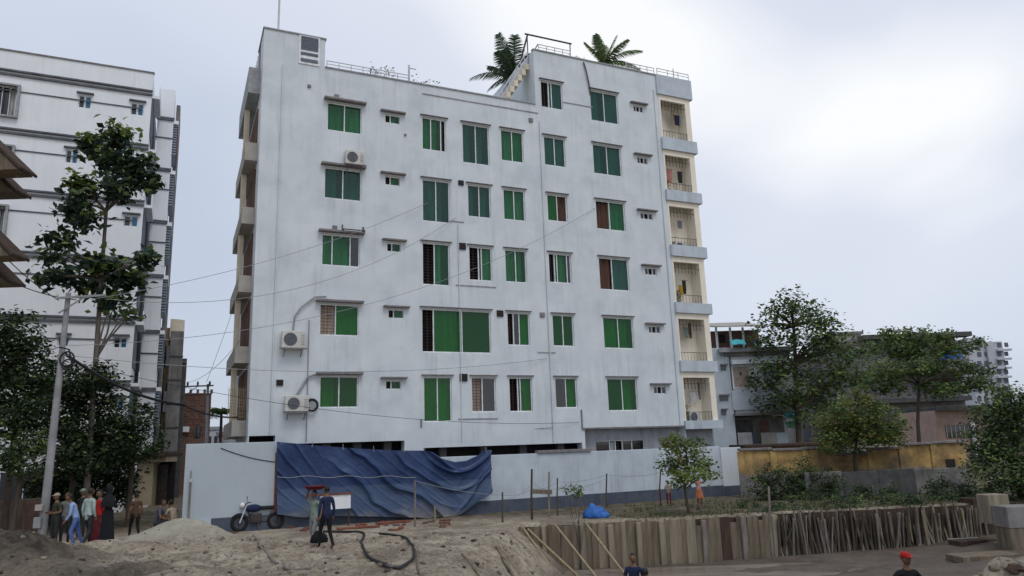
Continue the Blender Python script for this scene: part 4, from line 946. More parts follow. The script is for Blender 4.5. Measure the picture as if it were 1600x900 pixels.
# ------------------------------------------------------------------ street behind, between the two blocks
def blockhouse(name, label, px0, px1, ytop, Y, depth, mt, rz=0, cat='building'):
    p0, p1 = PY(px0, ytop, Y), PY(px1, ytop, Y); wd = p1.x-p0.x; z = (p0.z+p1.z)/2
    t = thing(name, label, cat, ((p0.x+p1.x)/2, Y, 0), TH if rz is None else rz)
    b = MB(); b.bbox(-wd/2, wd/2, 0, depth, -.2, z, .03); b.build('wall', mt, t); return t, wd, z
t, wd, z = blockhouse('beige_block', 'narrow beige block with rounded balconies down the side street', 250, 274, 512, 50, 9, 'beige', None)
for k in range(3):
    zz = PY(268, (520,590,650)[k], 50).z
    b = MB(); n = 14; v = []
    for q in (0, .55 if k else 1.3):
        v += [(wd*.15+.9*sin(pi*i/n)*1.0, -.9*cos(pi*i/n)*.6, zz-.4+q) for i in range(n+1)]
    b.add(v, [(i, i+1, n+2+i, n+1+i) for i in range(n)]+[tuple(range(n,-1,-1)), tuple(range(n+1, 2*n+2))]); b.build('rounded_balcony', 'cream', t)
    b = MB(); b.box(-wd*.3, wd*.45, -.06, -.003, zz-2.3, zz-.9); b.build('window', 'glass_dark', t)
t, wd, z = blockhouse('grey_tower', 'tall narrow raw concrete shaft down the side street', 268, 287, 517, 47, 5, 'concrete', None)
for k in range(6): b = MB(); b.box(-wd/2-.03, wd/2+.03, -.04, -.003, 1.5+k*1.5, 1.58+k*1.5); b.build('pour_joint', 'concrete_dark', t)
t, wd, z = blockhouse('grey_tower', 'thin grey slab wall beyond the concrete shaft', 283, 292, 560, 52, 6, 'concrete_dark', None)
b = MB(); b.box(-wd/2, wd/2, -.05, -.003, z-.3, z-.2); b.build('coping', 'concrete', t)
t, wd, z = blockhouse('brick_house', 'small unplastered red brick house at the end of the side street', 289, 329, 614, 56, 7, 'brick', None)
rnd = random.Random(5); bm0 = None
for r in range(16):
    for c in range(8):
        if rnd.random() < .25: continue
        b = MB(); b.box(-.115,.115,-.02,-.002,-.045,.045)
        if bm0 is None: bm0 = b.mesh('brick', 'brick_red')
        o = link('brick', bm0, t, (-wd/2+.13+c*(wd-.26)/7+(.06 if r%2 else -.06)*(0 < c < 7), 0, z-.15-r*.2))
b = MB(); b.box(-.1,.35,-.05,-.003,z-3.3,z-2.5); b.build('window', 'glass_dark', t)
b = MB(); b.box(-.9,-.45,-.25,-.003,z-2.9,z-2.5); b.build('hatch', 'white_paint', t)
b = MB()
for k in range(5): b.box(-wd/2+k*wd/4-.09, -wd/2+k*wd/4+.09, 0.1, .3, z-.01, z+.28)
b.build('column_stub', 'brick', t)
# background blocks closing the street and the skyline
for i, (a, c, yt, Y, mt, lab) in enumerate(((322,345,668,70,'far_white','small pale house beyond the brick house'),(340,372,676,62,'far_white','low white house glimpsed left of the apartment block'),(230,262,640,75,'concrete','grey house far down the street'))):
    t, wd, z = blockhouse('far_house', lab, a, c, yt, Y, 8, mt)
    for k in range(2): b = MB(); b.box(-wd*.3+k*wd*.4, -wd*.1+k*wd*.4, -.05, -.003, z-1.9, z-.8); b.build('window', 'glass_dark', t)
    b = MB(); b.box(-wd/2-.1, wd/2+.1, -.1, .2, z-.2, z+.08); b.build('parapet', 'ledge_pale', t)
g = gz(346, 58)
tp_ = thing('street_palm', 'leafy palm glimpsed between the brick house and the apartment block', 'palm', g)
c = PY(346, 645, 58)-g; b = MB(); b.tube([(0,0,-.2), c*.5, c], [.16,.13,.1], 7); b.build('trunk', 'bark', tp_)
rnd = random.Random(9)
for k in range(11):
    a = k*2*pi/11; b = MB(); d = Vector((cos(a), sin(a), .55+.4*rnd.random())).normalized(); pts = [c+d*2.3*s_/8+Vector((0,0,-1.4*(s_/8)**2)) for s_ in range(9)]
    b.tube(pts, .025, 4)
    for i in range(1, 24):
        s_ = i/24*8; j = min(7, int(s_)); p = pts[j].lerp(pts[j+1], s_-j); sd_ = d.cross(Vector((0,0,1))).normalized()
        for sg in (-1,1): leaf(b, p+sd_*sg*.22-Vector((0,0,.12)), Vector((.3,.2,1)), .6, 0, sd_*sg+Vector((0,0,-.5)), .14)
    b.build('frond', ['leaf_mid','leaf_dark'], tp_)

# ------------------------------------------------------------------ utility poles
po = G(64, 838, .0); po = PY(66, 830, 24.5); po.z = hgt(po.x, po.y)
pt = PY(107, 458, 24.5)
UPOLE = thing('utility_pole', 'leaning concrete utility pole with crossarm in front of the left trees', 'utility pole', po)
v = pt-po; b = MB(); b.tube([v*-.04, v*.3, v*.7, v], [.135,.125,.10,.08], 10); b.build('shaft', 'pole_conc', UPOLE)
b = MB(); q = v*.975; b.beam(q+Vector((-.35,-.12,.02)), q+Vector((1.35,-.12,.06)), .07, .07); b.beam(q+Vector((-.2,-.12,-.5)), q+Vector((.6,-.12,.0)), .04, .04); ca = b.build('crossarm', 'pipe_grey', UPOLE)
for dx in (-.3, .35, .8, 1.3):
    b = MB(); p = q+Vector((dx,-.12,.07)); b.tube([p, p+Vector((0,0,.06)), p+Vector((0,0,.09)), p+Vector((0,0,.16))], [.03,.05,.03,.02], 7); b.build('insulator', 'ac_white', ca)
b = MB(); q = v*.76; b.torus(q+Vector((.25,-.1,-.3)), .24, .03, 'y', 18, 5); b.torus(q+Vector((.3,-.12,-.5)), .18, .025, 'y', 18, 5); b.tube([q+Vector((0,-.15,.1)), q+Vector((.35,-.2,.0)), q+Vector((.5,-.2,-.5)), q+Vector((.2,-.16,-.8))], .03, 6); b.build('cable_coil', 'cable', UPOLE)
for k, mt in ((.145, 'concrete_pale'), (.08, 'pipe_grey')):
    b = MB(); q = v*k; b.bbox(q.x-.17, q.x+.06, q.y-.26, q.y-.14, q.z-.08, q.z+.1 if k > .1 else q.z+.25, .01); b.build('meter_box', mt, UPOLE)
sp0 = gz(306, 42); STP = thing('utility_pole', 'thin street pole with triple insulator crossarm before the brick house', 'utility pole', gz(325, 40))
p2 = PY(325, 600, 40)-STP.location; b = MB(); b.tube([(0,0,-.2),(p2.x,0,p2.z)], [.11,.07], 8); b.build('shaft', 'pole_conc', STP)
b = MB(); zt = p2.z; b.beam((-1.4,-.08,zt-.1),(.15,-.08,zt-.1), .07, .07); b.beam((-1.4,-.08,zt-.55),(.1,-.08,zt-.55), .04, .04); b.beam((-1.3,-.08,zt-.55),(-.7,-.08,zt-.12), .03, .03); ca = b.build('crossarm', 'iron', STP)
for dx in (-1.25, -.7, -.05):
    b = MB(); p = Vector((dx,-.08,zt-.06)); b.tube([p, p+Vector((0,0,.1)), p+Vector((0,0,.22))], [.04,.06,.025], 7); b.build('insulator', 'cable', ca)

# ------------------------------------------------------------------ cables
def cable(a, b_, sag, label, rr=.014, mt='cable', n=20, group='overhead wires'):
    a, b_ = Vector(a), Vector(b_); b = MB()
    b.tube([a.lerp(b_, i/n)-Vector((0,0,sag*4*(i/n)*(1-i/n))) for i in range(n+1)], rr, 5, 0, False)
    return tag(b.build('overhead_cable', mt), label, 'cable', group)
PT = po+v*.97; PM = po+v*.78; ST = STP.location+Vector((p2.x-.05,-.08,p2.z+.1)); ST2 = STP.location+Vector((-1.25,-.08,zt+.1))
def fp(px, py, y=-.05): u, z = fac(px, py, y); return fwd(u, y, z)
cable(ST, fp(489, 100), .5, 'wire climbing from the street pole to the stair tower', .010, 'cable_pale')
cable(PT+Vector((.8,0,0)), fp(668, 317), .5, 'wire from the leaning pole to the fourth floor tall window', .010, 'cable_pale')
cable(PT+Vector((1.3,0,0)), fp(712, 340), 1.4, 'slack wire from the leaning pole crossing the middle windows', .010, 'cable_pale')
cable(PM, fp(930, 325), 1.6, 'long wire from the leaning pole rising to the fourth floor brown curtain window', .010, 'cable_pale')
cable(PM+Vector((0,0,-.3)), fp(855, 560), .6, 'low wire from the leaning pole crossing the second floor', .010, 'cable_pale')
cable(PM+Vector((0,0,-.5)), fp(905, 660), .7, 'lowest wire from the leaning pole along the first floor', .009, 'cable')
cable(PM+Vector((0,0,-.2)), PY(288, 633, 30), .35, 'thick black bundle sagging from the leaning pole to the street', .055, 'cable')
cable(PY(288, 633, 30), fp(372, 652, .75), .15, 'thick black bundle running on to the side balcony', .035, 'cable')
cable(fp(372, 640, .75), fp(865, 668), .45, 'wire looping low across the first floor of the apartment block', .008, 'cable')
cable(fp(345, 700, WY-.02), fp(433, 722, WY-.02), .08, 'short wire draped on the white wall beside the tarpaulin', .014, 'cable')
cable(PT+Vector((-.3,0,0)), PY(-60, 320, 24), .3, 'wire leaving the leaning pole to the upper left', .016, 'cable')
cable(PT+Vector((.3,0,0)), PY(-60, 395, 24.2), .3, 'second wire leaving the leaning pole to the left', .016, 'cable')
cable(ST2, fp(384, 520, .8), .4, 'wire from the street pole to the flank balconies', .010, 'cable_pale')
cable(PY(-40, 560, 24.6), PM, .2, 'wire leaving the leaning pole at mid height to the left', .014, 'cable')

# ------------------------------------------------------------------ earth revetment on the pit edge
def sheetpt(px, py=None, off=0):
    d = ray(px, 810); k = (SA.y-SK*SA.x+off)/(d.y-SK*d.x); return d.x*k, d.y*k
RW = thing('plank_revetment', 'retaining wall of upright timber planks and posts along the pit', 'retaining wall', (0,0,0))
rnd = random.Random(21); x = SA.x-.35; xe = sheetpt(1203)[0]; RZs = math.atan(SK)
while x < xe:
    wd = rnd.choice((.18,.22,.28,.36,.42)); yy = sheet_y(x)-.27-rnd.random()*.045; zf = pit_floor(x)-.1
    zt = .0-rnd.random()*.09; zt -= .2 if rnd.random() < .07 else 0
    b = MB(); n = 5; jag = [rnd.uniform(-.04,.04) for _ in range(4)]
    b.bbox(-wd/2, wd/2, -.03, .03, 0, zt-zf, .01)
    o = b.build('plank', rnd.choices(['timber','timber_pale','timber_dark'], (7,1.6,.4))[0], RW, (x+wd/2, yy, zf), RZs); o.rotation_euler[1] = rnd.uniform(-.004,.004)
    x += wd*rnd.uniform(.9, 1.03)
x = SA.x+.5
while x < xe:
    zf = pit_floor(x)-.1; wd = rnd.uniform(.14,.22)
    b = MB(); b.bbox(-wd/2, wd/2, -.06, .06, 0, -zf-rnd.random()*.12, .02)
    o = b.build('post', rnd.choice(['timber_pale','timber_pale','bamboo_grey']), RW, (x, sheet_y(x)-.40, zf), RZs); o.rotation_euler[1] = rnd.uniform(-.012,.012)
    x += rnd.uniform(.7, 1.5)
SR = thing('stake_revetment', 'row of thin leaning bamboo stakes holding the far side of the pit', 'stake fence', (0,0,0))
x = xe+.05; xend = sheetpt(1532)[0]; stm = []
for k in range(6):
    b = MB(); r_ = rnd.uniform(.026,.05); b.tube([(0,0,0),(rnd.uniform(-.03,.03),rnd.uniform(-.03,.03),.7),(rnd.uniform(-.05,.05),0,1.5)], [r_*1.1,r_,r_*.85], 6); stm.append([b.mesh('stake', mt) for mt in ('bamboo_grey','bamboo','bamboo_dark','bamboo_dark')])
while x < xend:
    zf = hgt(x, sheet_y(x)-.6, False)-.1
    o = link('stake', rnd.choices(rnd.choice(stm), (5,2,4,3))[0], SR, (x, sheet_y(x)-.26-rnd.random()*.22, zf)); o.rotation_euler = (rnd.uniform(-.12,.02), rnd.gauss(-.05,.13), rnd.random()*6)
    s_ = (-.02-zf)/1.5*rnd.uniform(.8, 1.08); o.scale = (1,1,s_)
    x += rnd.uniform(.025, .09)
b = MB(); b.grid(lambda s, t: (xe+.1+(xend-xe+1.2)*s, sheet_y(xe+(xend-xe)*s)-.17+.05*fbm(s*22, t*3, 2, 4), -1.7+1.66*t), 90, 10); b.build('earth_face', 'timber_dark', SR)
lr = MB(); lr.grid(lambda s, t: (SA.x-.5+(xe-SA.x+.6)*s, sheet_y(SA.x+(xe-SA.x)*s)-.21, -1.8+1.72*t), 30, 4); lr.build('earth_face', 'timber_dark', RW)

# grass and weeds on the strip above the pit
rnd = random.Random(3); b = MB()
for i in range(5200):
    x = rnd.uniform(2.0, 21); y = sheet_y(x)+rnd.random()**1.6*6.0-.1
    if x < 5 and rnd.random() > (x-1.5)/4: continue
    if mnoise.noise(Vector((x*.6, y*.8, 2))) < -.12: continue
    h_ = rnd.uniform(.04,.17)*(1.5 if mnoise.noise(Vector((x*.9, y*.9, 8))) > .25 else 1); a = rnd.random()*6.3; z = hgt(x, y, False)-.02; wv = .012+.02*rnd.random()
    dx, dy = cos(a), sin(a); b.add([(x-dy*wv,y+dx*wv,z),(x+dy*wv,y-dx*wv,z),(x+dx*h_*.45,y+dy*h_*.45,z+h_)], [(0,1,2)], rnd.choice((0,0,1,2)))
o = b.build('grass', ['grass','leaf_mid','leaf_dark']); structure(o, 'stuff'); o['label'] = 'weedy grass on the strip above the pit'

# scruffy undergrowth towards the right end of the strip
rnd = random.Random(77); ub_ = []
for i in range(70):
    x = rnd.uniform(8.5, 20.5); y = sheet_y(x)+rnd.uniform(.1, 5.2)*rnd.random()**.5; r_ = rnd.uniform(.10,.30)*(1+.5*(x > 12)); ub_.append((Vector((x, y, hgt(x, y, False)+r_*.35)), (r_*1.3, r_*1.1, r_*.8), 1))
o = crown(ub_, 420, .10, LV, (4,3,.4,3), seed=78, clump=.16).build('undergrowth', LV); structure(o, 'stuff'); o['label'] = 'scruffy dark undergrowth above the stakes on the right'

# bamboo props leaning into the pit
for i, (xa, ya, xb, yb, lab) in enumerate(((818,826,872,902,'leftmost bamboo prop leaning from the plank wall into the pit'),(827,829,905,902,'bamboo prop crossing beside the leftmost one'),(869,822,932,902,'third bamboo prop leaning before the plank wall'),(917,820,980,902,'rightmost bamboo prop leaning before the plank wall'))):
    X, Y = sheetpt(xa, off=-.55); a = PY(xa, ya, Y)
    c = G(xb, yb, -1.5); d = (c-a)
    b = MB(); nn = 9; pts = [a-d*.03+d*1.06*k/nn for k in range(nn+1)]; pts[-1].z = min(pts[-1].z, -1.55)
    b.tube([p-a for p in pts], [.042*(1.0 if k%3 else 1.12) for k in range(nn+1)], 7)
    tag(b.build('bamboo_prop', 'bamboo', None, a), lab, 'bamboo pole', 'bamboo props in the pit')

# ------------------------------------------------------------------ stakes and rope along the strip
stk = [(648,751,823,'bamboo_grey',.035,'tall bamboo stake before the middle of the blue tarpaulin'),(679,790,817,'bamboo',.03,'short bamboo stub at the foot of the tarpaulin'),(785,769,816,'bamboo_dark',.035,'dark stake just right of the tarpaulin'),(831,733,812,'timber_dark',.04,'dark stake at the left end of the cross plank'),(858,737,808,'timber_pale',.035,'pale stake at the right end of the cross plank'),(871,747,806,'bamboo_dark',.03,'dark stake right of the cross plank'),(948,740,792,'bamboo_dark',.035,'dark stake right of the blue bundle'),(1032,735,790,'cloth_maroon',.03,'purple red stake left of the young tree'),(1201,760,806,'bamboo_grey',.045,'pale square stake at the end of the plank wall')]
tops = []
for px, y0, y1, mt, r_, lab in stk:
    g = G(px, y1, 0); g.z = hgt(g.x, g.y); tpz = PY(px, y0, g.y)
    b = MB(); b.tube([(0,0,-.25),(.02,0,(tpz.z-g.z)*.5),(tpz.x-g.x,0,tpz.z-g.z)], [r_*1.1, r_, r_*.9], 7); tag(b.build('ground_stake', mt, None, g), lab, 'stake', 'stakes along the wall'); tops.append(tpz)
def rope(pts, sag, label, rr=.008, mt='cable_pale'):
    b = MB(); P_ = []
    for a, c in zip(pts, pts[1:]):
        for i in range(8): P_.append(Vector(a).lerp(Vector(c), i/8)-Vector((0,0,sag*4*(i/8)*(1-i/8))))
    P_.append(Vector(pts[-1])); b.tube(P_, rr, 4, 0, False); tag(b.build('rope', mt), label, 'rope', 'ropes between the stakes')
rope([tops[0], tops[2]+Vector((0,0,-.1)), tops[3]+Vector((0,0,-.7)), tops[5]+Vector((0,0,-.15)), tops[6]+Vector((0,0,-.05)), tops[7]+Vector((0,0,-.1))], .1, 'upper grey rope strung from stake to stake')
rope([tops[2]+Vector((0,0,-.25)), tops[3]+Vector((0,0,-.5)), tops[5]+Vector((0,0,-.35)), tops[6]+Vector((0,0,-.2))], .16, 'lower slack rope from the dark stake to the stake by the blue bundle')
pa, pc = tops[3], tops[4]
b = MB(); a = PY(833, 768, pa.y-.05); c = PY(862, 769, pc.y-.05); b.beam((0,0,0), c-a, .04, .16); tag(b.build('cross_plank', 'timber', None, a), 'short brown plank nailed across two stakes', 'plank')

# blue bundle on the strip
g = G(930, 809, 0); b = MB()
def lump(p, q):
    k = 1+.28*mnoise.noise(p*2.1+Vector((3,1,4)))+.12*mnoise.noise(p*5.3); return Vector((q.x*k, q.y*k, max(-.04, q.z*k)))
b.ell((0,0,.04), (.42,.3,.40), 24, 14, 0, lump); b.ell((.28,-.1,.02), (.24,.22,.22), 18, 10, 0, lump)
tag(b.build('plastic_bundle', 'blue_sheet', None, (g.x,g.y,hgt(g.x,g.y))), 'crumpled bright blue plastic bundle on the pit edge', 'bundle')

# ------------------------------------------------------------------ hoses and debris on the sand
def hose(pix, rr, mt, label, cat='hose', closed=False):
    P_ = [G(px, py, 0) for px, py in pix]
    for _ in range(12):
        for q in P_: 
            d = q-CAM; zz = hgt(q.x, q.y); k = (zz+rr-CH)/d.z; q.xyz = CAM+d*k
    D_ = []
    m_ = len(P_)
    for i in range(m_-(0 if closed else 1)):
        p0, p1, p2_, p3 = (P_[(i-1)%m_] if closed or i else P_[0]), P_[i], P_[(i+1)%m_], (P_[(i+2)%m_] if closed or i+2 < m_ else P_[-1])
        for k in range(6):
            t = k/6; q = .5*((2*p1)+(p2_-p0)*t+(2*p0-5*p1+4*p2_-p3)*t*t+(3*p1-p0-3*p2_+p3)*t**3); q.z = hgt(q.x, q.y)+rr*.8; D_.append(q)
    if closed: D_.append(D_[0])
    for _ in range(3):
        zs_ = [q.z for q in D_]
        for i in range(2, len(D_)-2): D_[i].z = max(sum(zs_[i-2:i+3])/5, hgt(D_[i].x, D_[i].y)+rr*.35)
    b = MB(); b.tube(D_, rr, 7, 0, not closed); return tag(b.build('hose', mt), label, cat)
hose([(505,830),(540,831),(568,833),(563,850),(572,868),(590,882),(612,889),(632,886),(646,872),(645,855),(634,842),(615,836),(590,832)], .038, 'cable', 'thick black hose lying in a loop on the sand')
hose([(396,836),(402,852),(415,868),(432,884),(455,893),(490,898)], .035, 'bamboo_grey', 'pale dusty hose trailing down the sand from the motorcycle')
hose([(655,850),(652,880),(660,905)], .03, 'timber', 'brown pipe half buried right of the black hose loop')
hose([(722,866),(740,888),(752,905)], .03, 'timber', 'short brown pole lying on the sand slope')
hose([(776,853),(800,880),(822,900)], .04, 'timber', 'brown log lying on the sand slope beside the pit')
rnd = random.Random(8); bs = None
for k in range(46):
    px = rnd.choice((rnd.uniform(525,600), rnd.uniform(450,480), rnd.uniform(590,640), rnd.uniform(660,705), rnd.uniform(330,370))); py = 822+rnd.uniform(-7,7)-(px-560)*.02; g = G(px, py, 0)
    b = MB()
    if bs is None: b.box(-.12,.12,-.055,.055,0,.07); bs = [b.mesh('loose_brick', mt) for mt in ('red_earth','brick','brick_red')]
    o = link('loose_brick', rnd.choice(bs), None, (g.x,g.y,hgt(g.x,g.y)-.01), rnd.random()*3); o.rotation_euler[0] = rnd.uniform(-.3,.3); wh = 'by the motorcycle at the foot of the white wall' if px < 400 else 'left of the basin carrier' if px < 485 else 'between the white board and the bamboo stake' if px < 640 else 'right of the tall bamboo stake'; tag(o, 'loose red brick lying '+wh, 'brick', 'loose bricks '+wh)
for (px, py, ln, rz, lab) in ((560,826,1.5,.35,'faded red plank lying at the foot of the tarpaulin'),(350,826,1.1,.3,'pinkish plank lying at the foot of the white wall'),(615,818,1.3,.42,'orange plank lying against the tarpaulin foot')):
    g = G(px, py, 0); b = MB(); b.bbox(-ln/2, ln/2, -.09, .09, 0, .06, .01); o = b.build('plank', 'red_earth', None, (g.x,g.y,hgt(g.x,g.y)+.02), rz); tag(o, lab, 'plank')
# stones of the near heap bottom right, and clods
st = []
for k in range(5):
    b = MB(); sd_ = random.Random(k)
    o_ = Vector((k*3.3, 1, 2))
    b.ell((0,0,0), (.5,.42,.34), 9, 6, 0, lambda p, q: q*(1+.5*mnoise.noise(p*1.7+o_))); st.append([b.mesh('stone', mt) for mt in ('concrete_pale','timber_pale','concrete','timber')])
sc = MB(); rnd = random.Random(31)
for k in range(900):
    if k < 130: px = rnd.uniform(1365, 1620); Y = rnd.uniform(10.8, 13.2)
    else: px = rnd.uniform(-60, 1300); Y = rnd.uniform(13, 25)
    p = PY(px, 880, Y); x, y = p.x, p.y; z = hgt(x, y); s_ = rnd.uniform(.05,.16) if k < 130 else rnd.choice((.02,.03,.03,.04,.05,.08))
    if -1.8 < z < -1.35: continue
    b = MB(); o_ = Vector((k*1.3, 2, 5)); b.ell((x,y,z+s_*.1), (s_,s_*.8,s_*.65), 7, 4, 0, lambda p, q: q*(1+.55*mnoise.noise(p*1.6+o_))); 
    sc.add(b.v, b.f, rnd.randrange(4))
o = sc.build('clods', ['timber_pale','bamboo_grey','timber','timber_dark']); structure(o, 'stuff'); o['label'] = 'stones and earth clods scattered over the sand'

# slabs and blocks at the right end of the pit
def block(label, px, py, wd, dp, hh, rz, mt, Yd=None, name='concrete_block', tilt=0, z=None):
    zz = -1.2 if z is None else z
    g = G(px, py, zz) if Yd is None else PY(px, py, Yd); 
    g.z = hgt(g.x, g.y, False) if z is None else z
    b = MB(); b.bbox(-wd/2, wd/2, -dp/2, dp/2, -.1, hh, .02); o = b.build(name, mt, None, g, rz); o.rotation_euler[0] = tilt
    return tag(o, label, 'block' if 'block' in name else 'slab')
block('pale square concrete block standing at the right end of the stakes', 1556, 812, .75, .6, .85, .1, 'timber_pale', z=-.35)
o = thing('pile_cap', 'concrete capped brown block at the lower right edge of the picture', 'block', (0,0,0))
g = PY(1592, 836, 25.6); gzz = hgt(g.x, g.y, False); o.location = (g.x, g.y, min(gzz, g.z)); hh = PY(1592, 790, 25.6).z-o.location.z
b = MB(); b.bbox(-.45,.6,-.3,.5,-.2,hh*.5,.02); b.build('lower_part', 'timber', o); b = MB(); b.bbox(-.47,.62,-.32,.52,hh*.5+.002,hh,.02); b.build('cap', 'concrete', o)
block('grey flat slab lying on the mud at the right of the pit', 1535, 866, 2.0, .8, .10, .12, 'timber', name='concrete_slab')
block('brown sheet of boards lying behind the grey slab', 1520, 848, 1.5, .6, .12, .22, 'timber_dark', name='board_stack')
o = block('second board stack leaning at the pit end', 1540, 836, 1.4, .7, .18, .3, 'timber_dark', name='board_stack')
block('thin pale plank on the boards at the pit end', 1505, 847, 1.2, .08, .16, .12, 'concrete', name='plank')

# ------------------------------------------------------------------ old yellow boundary wall on the right
A, C_ = G(1163, 778, 0), G(1518, 765, 0)
yw = thing('old_yellow_wall', 'stained ochre over grey plaster wall with brown coping on the right', 'wall', A, math.atan2(C_.y-A.y, C_.x-A.x)); LW = (C_-A).length
def yellow_mat():
    m = bpy.data.materials.new('ochre_wall'); m.use_nodes = True; nt = m.node_tree; nd = nt.nodes; L = nt.links.new; bs = nd['Principled BSDF']
    tc = nd.new('ShaderNodeTexCoord'); sp_ = nd.new('ShaderNodeSeparateXYZ'); L(tc.outputs['Object'], sp_.inputs[0])
    def noi(s, d=6, r=.65):
        n = nd.new('ShaderNodeTexNoise'); n.inputs['Scale'].default_value = s; n.inputs['Detail'].default_value = d; n.inputs['Roughness'].default_value = r; L(tc.outputs['Object'], n.inputs[0]); return n.outputs['Fac']
    ma = nd.new('ShaderNodeMath'); ma.operation = 'MULTIPLY_ADD'; L(noi(.7), ma.inputs[0]); ma.inputs[1].default_value = .7; L(sp_.outputs[2], ma.inputs[2])
    r = nd.new('ShaderNodeMapRange'); r.inputs[1].default_value = 1.28; r.inputs[2].default_value = 1.5; L(ma.outputs[0], r.inputs[0])
    g = nd.new('ShaderNodeValToRGB'); g.color_ramp.elements[0].position = .35; g.color_ramp.elements[0].color = (.10,.095,.095,1); g.color_ramp.elements[1].position = .65; g.color_ramp.elements[1].color = (.27,.25,.235,1); L(noi(1.1), g.inputs[0])
    y_ = nd.new('ShaderNodeValToRGB'); y_.color_ramp.elements[0].position = .35; y_.color_ramp.elements[0].color = (.20,.12,.05,1); y_.color_ramp.elements[1].position = .6; y_.color_ramp.elements[1].color = (.50,.33,.12,1); L(noi(1.4), y_.inputs[0])
    mx = nd.new('ShaderNodeMixRGB'); L(r.outputs[0], mx.inputs[0]); L(g.outputs[0], mx.inputs[1]); L(y_.outputs[0], mx.inputs[2])
    d = nd.new('ShaderNodeMapRange'); d.inputs[1].default_value = .47; d.inputs[2].default_value = .68; d.inputs[4].default_value = .85; L(noi(.45, 7, .7), d.inputs[0])
    m2 = nd.new('ShaderNodeMixRGB'); L(d.outputs[0], m2.inputs[0]); L(mx.outputs[0], m2.inputs[1]); m2.inputs[2].default_value = (.07,.06,.055,1)
    L(m2.outputs[0], bs.inputs['Base Color']); bs.inputs['Roughness'].default_value = .92
    M['ochre_wall'] = m
yellow_mat()
segs = 7; zz = 2.05
for k in range(segs):
    b = MB(); x0 = LW*k/segs; x1 = LW*(k+1)/segs-.012; hh = zz+(.06,.0,.03,-.3,-.1,.05,.08)[k]
    b.bbox(x0, x1, 0, .2, -.2, hh, .015); b.build('panel', 'ochre_wall', yw)
    b = MB(); b.bbox(x0-.02, x1+.0, -.10, .32, hh+.002, hh+.10, .015); b.build('coping', 'ledge', yw)
    b = MB(); b.bbox(x0-.15, x0+.15, -.06, -.002, -.2, hh-.02, .015); b.build('pilaster', 'ochre_wall', yw)
b = MB(); b.box(LW*.905, LW*.945, -.03, -.002, 1.05, 1.4); b.build('opening', 'unlit_dark', yw)  # no hole: raised block with the opening's shade as its colour
# low grey screen wall in front of it
A2, C2 = G(1262, 780, 0), G(1490, 770, 0); t = thing('low_screen_wall', 'patchy purple grey low wall in front of the ochre wall', 'wall', A2, math.atan2(C2.y-A2.y, C2.x-A2.x)); L2 = (C2-A2).length
for k in range(4):
    b = MB(); b.bbox(L2*k/4, L2*(k+1)/4-.004, 0, .12, -.2, 1.12-.05*(k%2), .02); b.build('panel', ['concrete','concrete_dark','concrete_dark','concrete'][k], t)

# ------------------------------------------------------------------ grey house on the right behind the wall
HY = 47.0
def hp(px, py, Y=HY): p = PY(px, py, Y); return p.x, p.z
GH = thing('grey_house', 'weathered pale grey house with brick top floor right of the apartment block', 'house', (0, HY, 0))
def hb(name, mt, x0, x1, y0, y1, f=0, d=.3, parent=None, mi=None):
    xa, za = hp(x0, (y0+y1)/2); xb, zb_ = hp(x1, (y0+y1)/2); zt_ = hp((x0+x1)/2, y0)[1]; zb2 = hp((x0+x1)/2, y1)[1]
    b = MB(); b.bbox(xa, xb, -f, -f+d, zb2, zt_, .015); return b.build(name, mt, parent or GH)
hb('wall', 'paint_blue', 1108, 1143, 545, 735, .5, 4); hb('wall', 'white_paint', 1143, 1236, 556, 648, .3, 5); hb('lower_wall', 'concrete', 1146, 1232, 650, 735, -.4, 4)
for (x0,y0,x1,y1) in ((1123,573,1131,580),(1121,620,1134,627),(1124,642,1131,649),(1122,548,1134,558)): w_ = hb('window', 'glass_dark', x0, x1, y0, y1, .53, .04); hb('sunshade', 'ledge', x0-1, x1+2, y0-3, y0-1, .75, .24, w_)
w_ = hb('window', 'alu', 1141, 1170, 571, 608, .36, .05); hb('pane', 'curtain_pale', 1144, 1168, 574, 605, .39, .03, w_); hb('sunshade', 'paint', 1138, 1210, 564, 570, .8, .5, w_)
hb('balcony_band', 'paint_blue', 1140, 1238, 610, 640, .55, .2); hb('slab', 'ledge', 1142, 1240, 645, 649, .8, 1.2); hb('slab', 'ledge_pale', 1118, 1236, 545, 551, .8, 5)
hb('parapet', 'concrete', 1128, 1230, 550, 557, .6, .3)
hb('door', 'brick', 1190, 1206, 658, 690, -.38, .03); hb('shutter', 'concrete_dark', 1152, 1180, 656, 690, -.38, .03); hb('door', 'slate', 1168, 1186, 676, 700, -.34, .03)
for (x0,x1,mt) in ((1150,1172,'paint_shade'),(1186,1210,'concrete_pale'),(1210,1228,'paint_blue')): hb('yard_panel', mt, x0, x1, 676, 702, .5, .06)
top = hb('brick_storey', 'brick', 1112, 1196, 512, 546, -1.2, 4)
for (x0,y0,x1,y1) in ((1131,518,1141,532),(1166,527,1174,532)): hb('opening', 'unlit_dark', x0, x1, y0, y1, -1.15, .04, top)  # raised near-black blocks; shade of the openings painted in
for x0 in (1121,1143,1163): hb('white_post', 'white_paint', x0, x0+3, 510, 546, -.3, .15, top)
xa, za = hp(1110, 512); xb, _ = hp(1194, 512); zr = hp(1150, 497)[1]
b = MB(); b.add([(xa,-.6,za),(xb,-.6,za-.05),(xb,4.5,za+1.0),(xa,4.5,za+1.0),(xa,-.6,za-.07),(xb,-.6,za-.12),(xb,4.5,za+.93),(xa,4.5,za+.93)], [(0,1,2,3),(7,6,5,4),(0,4,5,1),(1,5,6,2),(2,6,7,3),(3,7,4,0)]); b.build('roof_sheet', 'concrete_pale', GH)
